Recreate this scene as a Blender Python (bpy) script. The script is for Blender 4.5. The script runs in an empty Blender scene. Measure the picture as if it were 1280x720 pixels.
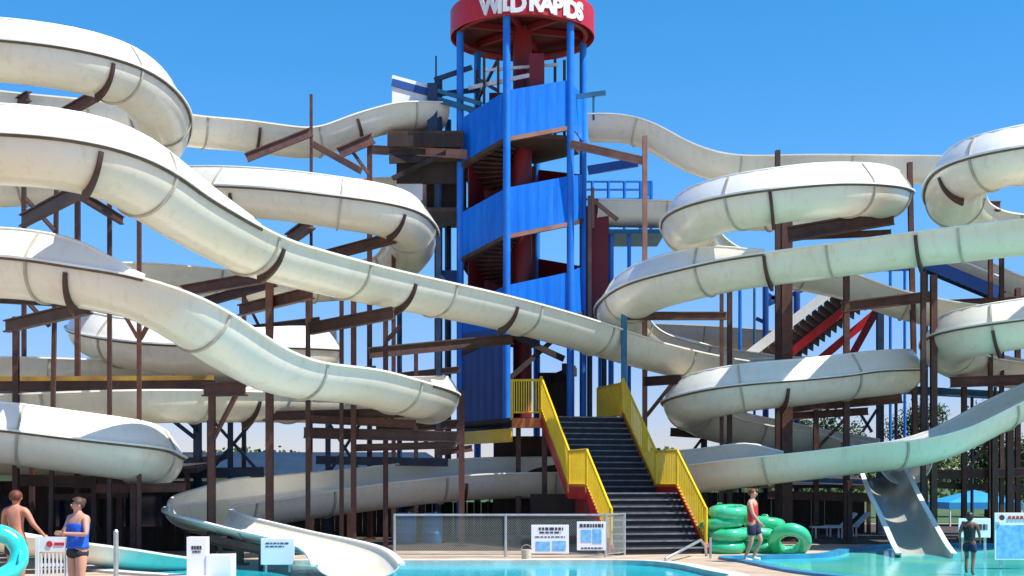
import bpy, bmesh, math, random
from mathutils import Vector, Matrix
random.seed(7)
V = Vector
R = math.radians
sc = bpy.context.scene
COL = sc.collection
F, CX, HY, CAMZ = 1680.0, 640.0, 605.0, 1.85     # focal length in photo pixels, horizon row, eye height

def P(px, py, D):
    """point at depth D metres seen at photo pixel (px, py)"""
    return V(((px - CX) / F * D, D, CAMZ + (HY - py) / F * D))

# ------------------------------------------------------------------ materials
def mat(name, c, rough=0.5, c2=None, scale=3.0, bump=0.0, bscale=30.0, metal=0.0, trans=0.0, coat=0.0, detail=5.0, lo=0.35, hi=0.65, stretch=None, rvar=0.0):
    m = bpy.data.materials.new(name); m.use_nodes = True
    nt = m.node_tree; b = nt.nodes['Principled BSDF']
    b.inputs['Base Color'].default_value = (*c, 1)
    b.inputs['Roughness'].default_value = rough
    b.inputs['Metallic'].default_value = metal
    b.inputs['Transmission Weight'].default_value = trans
    b.inputs['Coat Weight'].default_value = coat
    tc = nt.nodes.new('ShaderNodeTexCoord')
    src = tc.outputs['Object']
    if stretch:
        mp = nt.nodes.new('ShaderNodeMapping'); mp.inputs['Scale'].default_value = stretch
        nt.links.new(src, mp.inputs[0]); src = mp.outputs[0]
    if c2:
        n = nt.nodes.new('ShaderNodeTexNoise'); n.inputs['Scale'].default_value = scale; n.inputs['Detail'].default_value = detail
        nt.links.new(src, n.inputs['Vector'])
        r = nt.nodes.new('ShaderNodeValToRGB')
        r.color_ramp.elements[0].position = lo; r.color_ramp.elements[0].color = (*c, 1)
        r.color_ramp.elements[1].position = hi; r.color_ramp.elements[1].color = (*c2, 1)
        nt.links.new(n.outputs['Fac'], r.inputs[0]); nt.links.new(r.outputs[0], b.inputs['Base Color'])
        if rvar:
            mr = nt.nodes.new('ShaderNodeMapRange'); mr.inputs[3].default_value = rough - rvar; mr.inputs[4].default_value = rough + rvar
            nt.links.new(n.outputs['Fac'], mr.inputs[0]); nt.links.new(mr.outputs[0], b.inputs['Roughness'])
    if bump:
        n2 = nt.nodes.new('ShaderNodeTexNoise'); n2.inputs['Scale'].default_value = bscale; n2.inputs['Detail'].default_value = 4
        nt.links.new(src, n2.inputs['Vector'])
        bp = nt.nodes.new('ShaderNodeBump'); bp.inputs['Strength'].default_value = bump; bp.inputs['Distance'].default_value = 0.05
        nt.links.new(n2.outputs['Fac'], bp.inputs['Height']); nt.links.new(bp.outputs[0], b.inputs['Normal'])
    return m

def gelcoat(name, c, c2, stain):
    """fibreglass: off white with cloudy yellowing, thin vertical drip stains and darker grime patches"""
    m = mat(name, c, 0.32, c2, 0.55, 0.06, 2.5, coat=0.25, lo=0.3, hi=0.7)
    nt = m.node_tree; b = nt.nodes['Principled BSDF']
    lk = [l for l in nt.links if l.to_socket == b.inputs['Base Color']][0]
    base = lk.from_socket
    tc = nt.nodes.new('ShaderNodeTexCoord')
    mp = nt.nodes.new('ShaderNodeMapping'); mp.inputs['Scale'].default_value = (3.2, 3.2, 0.35)
    nt.links.new(tc.outputs['Object'], mp.inputs[0])
    n = nt.nodes.new('ShaderNodeTexNoise'); n.inputs['Scale'].default_value = 1.6; n.inputs['Detail'].default_value = 6; n.inputs['Roughness'].default_value = 0.65
    nt.links.new(mp.outputs[0], n.inputs['Vector'])
    r = nt.nodes.new('ShaderNodeMapRange'); r.inputs[1].default_value = 0.52; r.inputs[2].default_value = 0.78; r.inputs[4].default_value = 0.42
    nt.links.new(n.outputs['Fac'], r.inputs[0])
    mx = nt.nodes.new('ShaderNodeMix'); mx.data_type = 'RGBA'
    nt.links.new(r.outputs[0], mx.inputs[0]); nt.links.new(base, mx.inputs[6]); mx.inputs[7].default_value = (*stain, 1)
    nt.links.new(mx.outputs[2], b.inputs['Base Color'])
    return m

def weather(m, stain, amount, lo=.5, hi=.8, sc_=(2.5, 2.5, .3)):
    nt = m.node_tree; b = nt.nodes['Principled BSDF']; lk = [l for l in nt.links if l.to_socket == b.inputs['Base Color']][0]; base = lk.from_socket
    tc = nt.nodes.new('ShaderNodeTexCoord'); mp = nt.nodes.new('ShaderNodeMapping'); mp.inputs['Scale'].default_value = sc_; nt.links.new(tc.outputs['Object'], mp.inputs[0])
    n = nt.nodes.new('ShaderNodeTexNoise'); n.inputs['Scale'].default_value = 1.7; n.inputs['Detail'].default_value = 8; n.inputs['Roughness'].default_value = .7; nt.links.new(mp.outputs[0], n.inputs['Vector'])
    r = nt.nodes.new('ShaderNodeMapRange'); r.inputs[1].default_value = lo; r.inputs[2].default_value = hi; r.inputs[4].default_value = amount; nt.links.new(n.outputs['Fac'], r.inputs[0])
    mx = nt.nodes.new('ShaderNodeMix'); mx.data_type = 'RGBA'; nt.links.new(r.outputs[0], mx.inputs[0]); nt.links.new(base, mx.inputs[6]); mx.inputs[7].default_value = (*stain, 1); nt.links.new(mx.outputs[2], b.inputs['Base Color'])
M = {}
M['gel'] = gelcoat('slide gelcoat', (0.80, 0.765, 0.66), (0.73, 0.67, 0.52), (0.52, 0.41, 0.26))
M['gelwall'] = gelcoat('slide wall gelcoat', (0.86, 0.86, 0.82), (0.80, 0.79, 0.72), (0.66, 0.62, 0.52))
M['gelrim'] = mat('slide rim', (0.86, 0.86, 0.83), 0.4, (0.74, 0.73, 0.68), 1.2)
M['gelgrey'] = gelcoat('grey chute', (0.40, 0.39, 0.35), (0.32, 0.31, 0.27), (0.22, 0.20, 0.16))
M['shade_grime'] = mat('shade and grime strip', (0.09, 0.075, 0.055), 0.7, (0.14, 0.12, 0.09), 3)  # dark line along the flange: its shadow painted in, plus grime
M['joint'] = mat('slide joint', (0.52, 0.50, 0.42), 0.5, (0.34, 0.31, 0.24), 2.0)
M['rust'] = mat('brown steel', (0.065, 0.022, 0.015), 0.55, (0.11, 0.042, 0.027), 2.2, 0.15, 20)
M['dbrown'] = mat('dark brown steel', (0.040, 0.018, 0.014), 0.55, (0.075, 0.032, 0.024), 2.2, 0.1, 20)
M['tan'] = mat('faded steel', (0.34, 0.17, 0.12), 0.6, (0.22, 0.10, 0.07), 1.5, 0.1, 20)
M['navy'] = mat('navy steel', (0.010, 0.022, 0.055), 0.45, (0.020, 0.045, 0.10), 2.0)
M['blue'] = mat('blue steel', (0.006, 0.15, 0.62), 0.4, (0.012, 0.19, 0.68), 1.5, 0.05, 10, rvar=0.08)
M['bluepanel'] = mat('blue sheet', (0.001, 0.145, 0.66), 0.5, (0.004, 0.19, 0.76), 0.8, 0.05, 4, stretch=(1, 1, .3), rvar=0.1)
M['bluepanel'].node_tree.nodes['Principled BSDF'].inputs['Specular IOR Level'].default_value = .25
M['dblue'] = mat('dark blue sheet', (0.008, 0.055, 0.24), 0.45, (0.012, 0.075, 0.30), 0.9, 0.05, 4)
M['teal'] = mat('teal steel', (0.02, 0.16, 0.28), 0.5, (0.015, 0.10, 0.2), 2)
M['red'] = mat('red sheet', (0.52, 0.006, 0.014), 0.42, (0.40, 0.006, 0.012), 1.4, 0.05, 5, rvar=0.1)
M['dred'] = mat('dark red sheet', (0.22, 0.008, 0.012), 0.5, (0.15, 0.006, 0.010), 1.0, 0.05, 5)
M['vdred'] = mat('shaded roof red', (0.10, 0.004, 0.006), 0.6, (0.07, 0.003, 0.005), 1.0)  # roof red darkened: shade of the underside put into the colour
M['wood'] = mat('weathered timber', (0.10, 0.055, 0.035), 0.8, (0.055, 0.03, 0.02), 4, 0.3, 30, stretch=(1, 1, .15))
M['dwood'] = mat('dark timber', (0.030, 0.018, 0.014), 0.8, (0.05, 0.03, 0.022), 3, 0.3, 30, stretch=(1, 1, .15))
M['yellow'] = mat('yellow steel', (0.86, 0.58, 0.010), 0.4, (0.80, 0.50, 0.010), 2.0, rvar=0.08)
M['orange'] = mat('orange steel', (0.60, 0.17, 0.02), 0.45, (0.45, 0.11, 0.02), 2.0)
M['black'] = mat('black rubber', (0.012, 0.012, 0.014), 0.7, (0.022, 0.022, 0.025), 6, 0.1, 40)
M['nosing'] = mat('grey nosing', (0.20, 0.20, 0.22), 0.55, (0.11, 0.11, 0.12), 5)
M['white'] = mat('white paint', (0.80, 0.80, 0.80), 0.45, (0.70, 0.70, 0.69), 1.3)
M['signw'] = mat('sign face', (0.82, 0.82, 0.84), 0.4)
M['ink'] = mat('sign ink', (0.06, 0.03, 0.05), 0.6)
M['inkred'] = mat('sign red', (0.5, 0.02, 0.04), 0.6)
M['inkblue'] = mat('sign blue', (0.10, 0.36, 0.70), 0.5, (0.25, 0.55, 0.8), 8)
M['steel'] = mat('galvanised steel', (0.55, 0.57, 0.58), 0.35, (0.42, 0.44, 0.45), 4, metal=0.7)
M['wire'] = mat('fence wire', (0.22, 0.27, 0.27), 0.5)
M['water'] = mat('pool water', (0.005, 0.37, 0.49), 0.12, (0.012, 0.46, 0.52), 0.35, 0.16, 1.9, lo=0.3, hi=0.7)
M['water2'] = mat('shallow pool water', (0.025, 0.44, 0.46), 0.12, (0.15, 0.60, 0.42), 0.28, 0.16, 2.2, lo=0.35, hi=0.65)
for k_ in ('water', 'water2'): M[k_].node_tree.nodes['Principled BSDF'].inputs['Specular IOR Level'].default_value = 0.12
M['basin'] = mat('pool paint', (0.02, 0.45, 0.62), 0.6, (0.03, 0.38, 0.55), 1.0)
M['coping'] = mat('pool coping', (0.62, 0.60, 0.55), 0.7, (0.48, 0.45, 0.40), 3, 0.2, 30)
M['copingb'] = mat('blue coping', (0.02, 0.16, 0.34), 0.5, (0.03, 0.25, 0.42), 2)
M['deck'] = mat('concrete deck', (0.54, 0.42, 0.31), 0.85, (0.40, 0.30, 0.21), 0.8, 0.3, 25, detail=8)
M['bed'] = mat('ground shade', (0.040, 0.026, 0.020), 0.95, (0.075, 0.05, 0.035), 3, 0.6, 18, detail=8)  # dark ground colour that paints in the shade beneath the slides
M['lawn'] = mat('lawn', (0.035, 0.085, 0.02), 0.9, (0.07, 0.12, 0.03), 0.6, 0.5, 20, detail=8)
M['roofb'] = mat('blue roof sheet', (0.006, 0.020, 0.045), 0.6, (0.010, 0.03, 0.06), 0.8)
M['canvas'] = mat('blue canvas', (0.02, 0.25, 0.55), 0.6, (0.03, 0.33, 0.62), 1.0)
M['cream'] = mat('cream sheet', (0.62, 0.57, 0.44), 0.6, (0.52, 0.47, 0.36), 1.0)
M['bark'] = mat('bark', (0.07, 0.045, 0.03), 0.9, (0.04, 0.028, 0.02), 6, 0.5, 20)
M['leaf1'] = mat('leaves dark', (0.020, 0.050, 0.016), 0.6, (0.045, 0.085, 0.022), 0.9)
M['leaf2'] = mat('leaves mid', (0.035, 0.075, 0.020), 0.6, (0.075, 0.12, 0.03), 0.9)
for k_ in ('leaf1', 'leaf2'): M[k_].node_tree.nodes['Principled BSDF'].inputs['Specular IOR Level'].default_value = .12
M['skin'] = mat('skin', (0.56, 0.31, 0.22), 0.5, (0.50, 0.25, 0.17), 6)
M['skinred'] = mat('sunburnt skin', (0.55, 0.24, 0.15), 0.5, (0.46, 0.17, 0.10), 6)
M['skinbrown'] = mat('brown skin', (0.20, 0.10, 0.06), 0.5, (0.16, 0.075, 0.045), 6)
M['hairred'] = mat('auburn hair', (0.16, 0.035, 0.012), 0.6, (0.09, 0.02, 0.01), 40)
M['hairbrown'] = mat('brown hair', (0.085, 0.04, 0.022), 0.6, (0.05, 0.025, 0.014), 40)
M['hairblack'] = mat('black hair', (0.010, 0.009, 0.009), 0.5, (0.02, 0.018, 0.016), 40)
M['clothblue'] = mat('blue cloth', (0.005, 0.11, 0.62), 0.7, (0.005, 0.085, 0.5), 7, 0.4, 12)
M['clothblack'] = mat('black cloth', (0.010, 0.010, 0.016), 0.8, (0.018, 0.018, 0.026), 7, 0.4, 12)
M['clothred'] = mat('red cloth', (0.52, 0.025, 0.03), 0.75, (0.42, 0.02, 0.025), 7, 0.4, 12)
M['clothnavy'] = mat('navy cloth', (0.014, 0.012, 0.045), 0.8, (0.022, 0.02, 0.06), 7, 0.4, 12)
M['clothgreen'] = mat('dark green cloth', (0.01, 0.06, 0.05), 0.75, (0.01, 0.045, 0.04), 7, 0.4, 12)
M['clothorange'] = mat('orange cloth', (0.55, 0.12, 0.02), 0.75, (0.45, 0.09, 0.02), 7)
M['shoe'] = mat('white shoe', (0.7, 0.7, 0.7), 0.6)
M['eye'] = mat('eye', (0.02, 0.015, 0.012), 0.3)
M['tubegreen'] = mat('green vinyl', (0.03, 0.64, 0.24), 0.2, (0.10, 0.74, 0.44), 1.6, 0.12, 7, coat=0.5, trans=0.35)
M['tubeteal'] = mat('turquoise vinyl', (0.03, 0.55, 0.52), 0.16, (0.05, 0.62, 0.56), 1.2, 0.08, 8, coat=0.5)
M['glassdark'] = mat('dark glazing', (0.012, 0.02, 0.045), 0.1)

weather(M['bluepanel'], (0.05, 0.28, 0.70), .55); weather(M['bluepanel'], (0.01, 0.06, 0.28), .6, .52, .75, (4, 4, .25))
weather(M['dblue'], (0.03, 0.09, 0.24), .5); weather(M['red'], (0.60, 0.10, 0.10), .45); weather(M['red'], (0.22, 0.01, 0.012), .6, .55, .8, (3, 3, .4))
weather(M['blue'], (0.04, 0.22, 0.55), .5); weather(M['yellow'], (0.50, 0.28, 0.03), .6, .5, .75, (5, 5, 5)); weather(M['rust'], (0.20, 0.085, 0.05), .7, .5, .75, (3, 3, 3)); weather(M['dbrown'], (0.12, 0.05, 0.03), .6, .5, .75, (3, 3, 3))
weather(M['deck'], (0.24, 0.18, 0.13), .8, .5, .68, (.5, .8, 1)); weather(M['white'], (0.50, 0.47, 0.40), .5, .5, .8, (3, 3, 1)); weather(M['signw'], (0.6, 0.58, 0.52), .4, .45, .8, (4, 4, 2)) if False else None
# ------------------------------------------------------------------ mesh helpers
WL = {}          # world origin of each object
class MB:
    def __init__(s): s.v = []; s.f = []
    def add(s, vs, fs):
        o = len(s.v); s.v += [V(p) for p in vs]; s.f += [tuple(i + o for i in f) for f in fs]; return s
    def box(s, c, size, ax=None):
        c = V(c); x, y, z = [d / 2 for d in size]
        X, Y, Z = ax if ax else (V((1, 0, 0)), V((0, 1, 0)), V((0, 0, 1)))
        vs = [c + X * (i * x) + Y * (j * y) + Z * (k * z) for k in (-1, 1) for j in (-1, 1) for i in (-1, 1)]
        return s.add(vs, [(0, 2, 3, 1), (4, 5, 7, 6), (0, 1, 5, 4), (2, 6, 7, 3), (0, 4, 6, 2), (1, 3, 7, 5)])
    def beam(s, p0, p1, w, h, up=(0, 0, 1)):
        p0, p1 = V(p0), V(p1); d = p1 - p0; L = d.length; d.normalize(); up = V(up)
        if abs(d.dot(up)) > 0.98: up = V((0, 1, 0))
        X = d.cross(up).normalized(); Z = X.cross(d).normalized()
        return s.box((p0 + p1) / 2, (w, L, h), (X, d, Z))
    def ibeam(s, p0, p1, w, h):
        """I section: two flanges and a web"""
        p0, p1 = V(p0), V(p1); d = (p1 - p0).normalized(); up = V((0, 0, 1))
        if abs(d.dot(up)) > 0.98: up = V((0, 1, 0))
        X = d.cross(up).normalized(); Z = X.cross(d).normalized(); t = h * 0.12
        s.beam(p0 + Z * (h / 2 - t / 2), p1 + Z * (h / 2 - t / 2), w, t, Z)
        s.beam(p0 - Z * (h / 2 - t / 2), p1 - Z * (h / 2 - t / 2), w, t, Z)
        s.beam(p0, p1, w * 0.3, h - 2 * t - 0.004, Z); return s
    def tube(s, p0, p1, r0, r1=None, n=10, caps=True):
        p0, p1 = V(p0), V(p1); r1 = r0 if r1 is None else r1
        d = (p1 - p0).normalized(); up = V((0, 0, 1)) if abs(d.z) < 0.95 else V((0, 1, 0))
        X = d.cross(up).normalized(); Y = X.cross(d)
        vs = []
        for p, r in ((p0, r0), (p1, r1)):
            vs += [p + X * (r * math.cos(2 * math.pi * i / n)) + Y * (r * math.sin(2 * math.pi * i / n)) for i in range(n)]
        fs = [(i, (i + 1) % n, n + (i + 1) % n, n + i) for i in range(n)]
        if caps: fs += [tuple(range(n))[::-1], tuple(range(n, 2 * n))]
        return s.add(vs, fs)
    def path(s, pts, r, n=8, closed=False):
        pts = [V(p) for p in pts]; m = len(pts); vs = []; prevX = None
        for i, p in enumerate(pts):
            a = pts[(i - 1) % m] if (closed or i) else p; b = pts[(i + 1) % m] if (closed or i < m - 1) else p
            d = (b - a).normalized(); up = V((0, 0, 1)) if abs(d.z) < 0.9 else V((0, 1, 0))
            X = d.cross(up).normalized()
            if prevX is not None:
                X = (prevX - d * prevX.dot(d)).normalized()
            prevX = X; Y = X.cross(d)
            rr = r[i] if isinstance(r, (list, tuple)) else r
            vs += [p + X * (rr * math.cos(2 * math.pi * k / n)) + Y * (rr * math.sin(2 * math.pi * k / n)) for k in range(n)]
        fs = []
        for i in range(m if closed else m - 1):
            j = (i + 1) % m
            fs += [(i * n + k, i * n + (k + 1) % n, j * n + (k + 1) % n, j * n + k) for k in range(n)]
        if not closed: fs += [tuple(range(n))[::-1], tuple(range((m - 1) * n, m * n))]
        return s.add(vs, fs)
    def prism(s, poly, z0, z1):
        n = len(poly)
        vs = [V((x, y, z0)) for x, y in poly] + [V((x, y, z1)) for x, y in poly]
        return s.add(vs, [tuple(range(n))[::-1], tuple(range(n, 2 * n))] + [(i, (i + 1) % n, n + (i + 1) % n, n + i) for i in range(n)])
    def build(s, name, m, parent=None, smooth=False, origin=None, bevel=0):
        o = WL[parent.name] if parent else (V(origin) if origin is not None else V((0, 0, 0)))
        me = bpy.data.meshes.new(name)
        me.from_pydata([p - o for p in s.v], [], s.f)
        bm = bmesh.new(); bm.from_mesh(me); bmesh.ops.recalc_face_normals(bm, faces=bm.faces)
        if bevel: bmesh.ops.bevel(bm, geom=bm.edges[:], offset=bevel, segments=2, affect='EDGES', profile=0.5)
        bm.to_mesh(me); bm.free()
        if isinstance(m, str): m = M[m]
        me.materials.append(m)
        if smooth:
            for p in me.polygons: p.use_smooth = True
            if smooth == 'auto':
                me.set_sharp_from_angle(angle=R(40))
        ob = bpy.data.objects.new(name, me); COL.objects.link(ob)
        if parent: ob.parent = parent
        else: ob.location = o
        WL[ob.name] = o
        return ob

def tag(o, label=None, cat=None, group=None, kind=None):
    if label: o['label'] = label
    if cat: o['category'] = cat
    if group: o['group'] = group
    if kind: o['kind'] = kind
    return o

def thing(name, label, cat, loc, group=None):
    o = bpy.data.objects.new(name, None); COL.objects.link(o); o.location = V(loc); o.empty_display_size = 0.3
    WL[o.name] = V(loc)
    return tag(o, label, cat, group)

def copy_tree(o, parent=None):
    c = o.copy(); COL.objects.link(c); c.parent = parent; WL[c.name] = V(o.location)
    for ch in list(o.children): copy_tree(ch, c)
    return c

def mesh_obj(name, me, parent):
    ob = bpy.data.objects.new(name, me); COL.objects.link(ob); ob.parent = parent; WL[ob.name] = WL[parent.name]; return ob

# ------------------------------------------------------------------ camera, light, sky
cam = bpy.data.cameras.new('camera'); co = bpy.data.objects.new('camera', cam); COL.objects.link(co)
co.location = (0, 0, CAMZ); co.rotation_euler = (R(90), 0, 0)
cam.sensor_width = 36; cam.lens = 36 * F / 1280; cam.shift_y = (HY - 360) / 1280; cam.clip_end = 4000
sc.camera = co
EL, AZ = 58.0, 67.0            # sun height; swing to the right of the line back to the camera
sd = V((math.cos(R(EL)) * math.sin(R(AZ)), -math.cos(R(EL)) * math.cos(R(AZ)), math.sin(R(EL))))
sl = bpy.data.lights.new('sun', 'SUN'); sl.energy = 4.5; sl.angle = R(0.5); sl.color = (1.0, 0.95, 0.87)
so = bpy.data.objects.new('sun', sl); COL.objects.link(so); so.rotation_euler = sd.to_track_quat('Z', 'Y').to_euler(); so.location = (20, -20, 60)
w = bpy.data.worlds.new('World'); sc.world = w; w.use_nodes = True
nt = w.node_tree; bg = nt.nodes['Background']
sky = nt.nodes.new('ShaderNodeTexSky'); sky.sky_type = 'NISHITA'; sky.sun_disc = False
sky.sun_elevation = R(EL); sky.sun_rotation = math.atan2(sd.x, sd.y); sky.air_density = 1.0; sky.dust_density = 0.0; sky.ozone_density = 3.5; sky.altitude = 300
hs = nt.nodes.new('ShaderNodeHueSaturation'); hs.inputs['Saturation'].default_value = 1.35; hs.inputs['Hue'].default_value = 0.497
tcw = nt.nodes.new('ShaderNodeTexCoord'); sx = nt.nodes.new('ShaderNodeSeparateXYZ'); nt.links.new(tcw.outputs['Generated'], sx.inputs[0])
rw = nt.nodes.new('ShaderNodeValToRGB'); nt.links.new(sx.outputs['Z'], rw.inputs[0])
for i_, (p_, c_) in enumerate(((0.0, (.50, .44, .60)), (.09, (.60, .56, .74)), (.20, (.84, .86, .96)), (.34, (.90, 1, 1)))):
    e_ = rw.color_ramp.elements[i_] if i_ < 2 else rw.color_ramp.elements.new(p_)
    e_.position = p_; e_.color = (*c_, 1)
mw = nt.nodes.new('ShaderNodeMix'); mw.data_type = 'RGBA'; mw.blend_type = 'MULTIPLY'; mw.inputs[0].default_value = 1
nt.links.new(sky.outputs[0], hs.inputs['Color']); nt.links.new(hs.outputs[0], mw.inputs[6]); nt.links.new(rw.outputs[0], mw.inputs[7]); nt.links.new(mw.outputs[2], bg.inputs[0]); bg.inputs[1].default_value = 0.118
sc.view_settings.view_transform = 'Standard'; sc.view_settings.look = 'None'; sc.view_settings.exposure = 0.76; sc.view_settings.gamma = 1
sc.view_settings.use_curve_mapping = False
sc.cycles.max_bounces = 6; sc.cycles.transmission_bounces = 4; sc.cycles.transparent_max_bounces = 8
sc.cycles.use_adaptive_sampling = True
try: sc.cycles.use_denoising = True
except Exception: pass

# ------------------------------------------------------------------ ground, pools
def smooth_loop(pts, n=6):
    out = []; m = len(pts)
    for i in range(m):
        p0, p1, p2, p3 = [V((*pts[(i + k - 1) % m], 0)) for k in range(4)]
        for j in range(n):
            t = j / n
            q = 0.5 * ((2 * p1) + (p2 - p0) * t + (2 * p0 - 5 * p1 + 4 * p2 - p3) * t * t + (3 * p1 - p0 - 3 * p2 + p3) * t ** 3)
            out.append((q.x, q.y))
    return out
poolA = smooth_loop([(-9.2, 31.4), (-8.6, 28.6), (-6.0, 26.4), (-4.4, 25.2), (-1, 24.8), (3, 25), (4.3, 26.4), (4.15, 28), (3.6, 30.9), (2.4, 31.9), (-1, 31.8), (-5, 31.8)])
poolB = smooth_loop([(5.35, 33.3), (5.6, 31.5), (6.1, 27.6), (7.4, 25.4), (10, 24.6), (15, 25), (18, 28), (18.5, 36), (17, 39.6), (15, 40.4), (11.8, 40.4), (9.7, 38), (8.2, 34.9), (6.6, 33.9)])
def filled(loops, z, name, m, **kw):
    bm = bmesh.new(); es = []
    for lp in loops:
        vs = [bm.verts.new((x, y, z)) for x, y in lp]
        for i in range(len(vs)): es.append(bm.edges.new((vs[i], vs[(i + 1) % len(vs)])))
    bmesh.ops.triangle_fill(bm, use_beauty=True, use_dissolve=False, edges=es)
    for f in bm.faces:
        if f.normal.z < 0: f.normal_flip()
    me = bpy.data.meshes.new(name); bm.to_mesh(me); bm.free(); me.materials.append(M[m])
    o = bpy.data.objects.new(name, me); COL.objects.link(o); WL[o.name] = V((0, 0, 0)); return tag(o, **kw)
filled([[(-900, -300), (900, -300), (900, 1500), (-900, 1500)], poolA, poolB], 0, 'ground', 'deck', kind='structure')
filled([poolA], -0.07, 'pool_water', 'water', kind='structure')
filled([poolB], -0.05, 'wading_pool_water', 'water2', kind='structure')
def ring(loop, d0, d1, z0, z1, name, m):
    n = len(loop); c = V((sum(p[0] for p in loop) / n, sum(p[1] for p in loop) / n)); b = MB()
    def off(i, d):
        a, q = V(loop[i - 1]), V(loop[(i + 1) % n]); t = (q - a).normalized(); nn = V((t.y, -t.x)); p = V(loop[i])
        if (p - c).dot(nn) < 0: nn = -nn
        return p + nn * d
    A = [off(i, d0) for i in range(n)]; B = [off(i, d1) for i in range(n)]
    vs = [(*p, z0) for p in A] + [(*p, z0) for p in B] + [(*p, z1) for p in A] + [(*p, z1) for p in B]
    fs = []
    for i in range(n):
        j = (i + 1) % n
        fs += [(i, j, n + j, n + i), (2 * n + i, 3 * n + i, 3 * n + j, 2 * n + j), (i, 2 * n + i, 2 * n + j, j), (n + i, n + j, 3 * n + j, 3 * n + i)]
    b.add(vs, fs); return tag(b.build(name, m), kind='structure')
ring(poolA, -0.06, 0.34, -0.5, 0.05, 'pool_coping', 'coping')
ring(poolB, -0.06, 0.22, -0.5, 0.06, 'wading_pool_coping', 'copingb')
MBb = MB(); MBb.add([(-40, 37.2, .004), (1.0, 37.2, .004), (1.0, 62, .004), (-40, 62, .004)], [(0, 1, 2, 3)])
MBb.add([(5.6, 41.3, .004), (40, 41.3, .004), (40, 62, .004), (5.6, 62, .004)], [(0, 1, 2, 3)])
tag(MBb.build('shade_ground', 'bed'), kind='structure')  # dark sheets laid on the ground as painted shade under the slides
tag(MB().add([(-400, 63, .008), (400, 63, .008), (400, 1000, .008), (-400, 1000, .008)], [(0, 1, 2, 3)]).build('lawn', 'lawn'), kind='structure')

# ------------------------------------------------------------------ water slides
RAD = 0.82
SL = {}
def catmull(ctrl, step=0.22):
    raw = [P(c[0], c[1], c[2]) for c in ctrl]; pts = []
    for i, c in enumerate(ctrl):           # the rows given are those of the near rim, which stands one radius closer than the middle
        tg = raw[min(len(raw) - 1, i + 1)] - raw[max(0, i - 1)]; tg.z = 0; k = abs(tg.normalized().x)
        q = raw[i].copy(); q.z = CAMZ + (HY - c[1]) / F * (c[2] - RAD * k); pts.append(q)
    es = [c[3] for c in ctrl]
    def g(i): return max(0, min(len(pts) - 1, i))
    dense = []
    for i in range(len(pts) - 1):
        p0, p1, p2, p3 = pts[g(i - 1)], pts[i], pts[i + 1], pts[g(i + 2)]
        # centripetal
        def tj(ti, a, b): return ti + max((b - a).length, 1e-3) ** 0.5
        t0 = 0; t1 = tj(t0, p0, p1) if i else -0; 
        if i == 0: p0 = p1 * 2 - p2
        if i + 2 > len(pts) - 1: p3 = p2 * 2 - p1
        t1 = tj(0, p0, p1); t2 = tj(t1, p1, p2); t3 = tj(t2, p2, p3)
        for k in range(24):
            t = t1 + (t2 - t1) * k / 24
            A1 = p0 * ((t1 - t) / t1) + p1 * (t / t1)
            A2 = p1 * ((t2 - t) / (t2 - t1)) + p2 * ((t - t1) / (t2 - t1))
            A3 = p2 * ((t3 - t) / (t3 - t2)) + p3 * ((t - t2) / (t3 - t2))
            B1 = A1 * ((t2 - t) / t2) + A2 * (t / t2)
            B2 = A2 * ((t3 - t) / (t3 - t1)) + A3 * ((t - t1) / (t3 - t1))
            C = B1 * ((t2 - t) / (t2 - t1)) + B2 * ((t - t1) / (t2 - t1))
            f = k / 24; f = f * f * (3 - 2 * f)
            dense.append((C, es[i] * (1 - f) + es[i + 1] * f))
    dense.append((pts[-1], es[-1]))
    L = [0]
    for a, b in zip(dense, dense[1:]): L.append(L[-1] + (b[0] - a[0]).length)
    n = max(4, int(L[-1] / step)); out = []; j = 0
    for k in range(n + 1):
        s = L[-1] * k / n
        while j < len(L) - 2 and L[j + 1] < s: j += 1
        f = (s - L[j]) / max(1e-6, L[j + 1] - L[j])
        out.append((dense[j][0].lerp(dense[j + 1][0], f), dense[j][1] * (1 - f) + dense[j + 1][1] * f))
    # smooth
    for _ in range(6):
        o2 = out[:]
        for k in range(1, len(out) - 1):
            o2[k] = ((out[k - 1][0] + out[k][0] * 2 + out[k + 1][0]) / 4, (out[k - 1][1] + out[k][1] * 2 + out[k + 1][1]) / 4)
        out = o2
    return out, L[-1] / n

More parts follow.
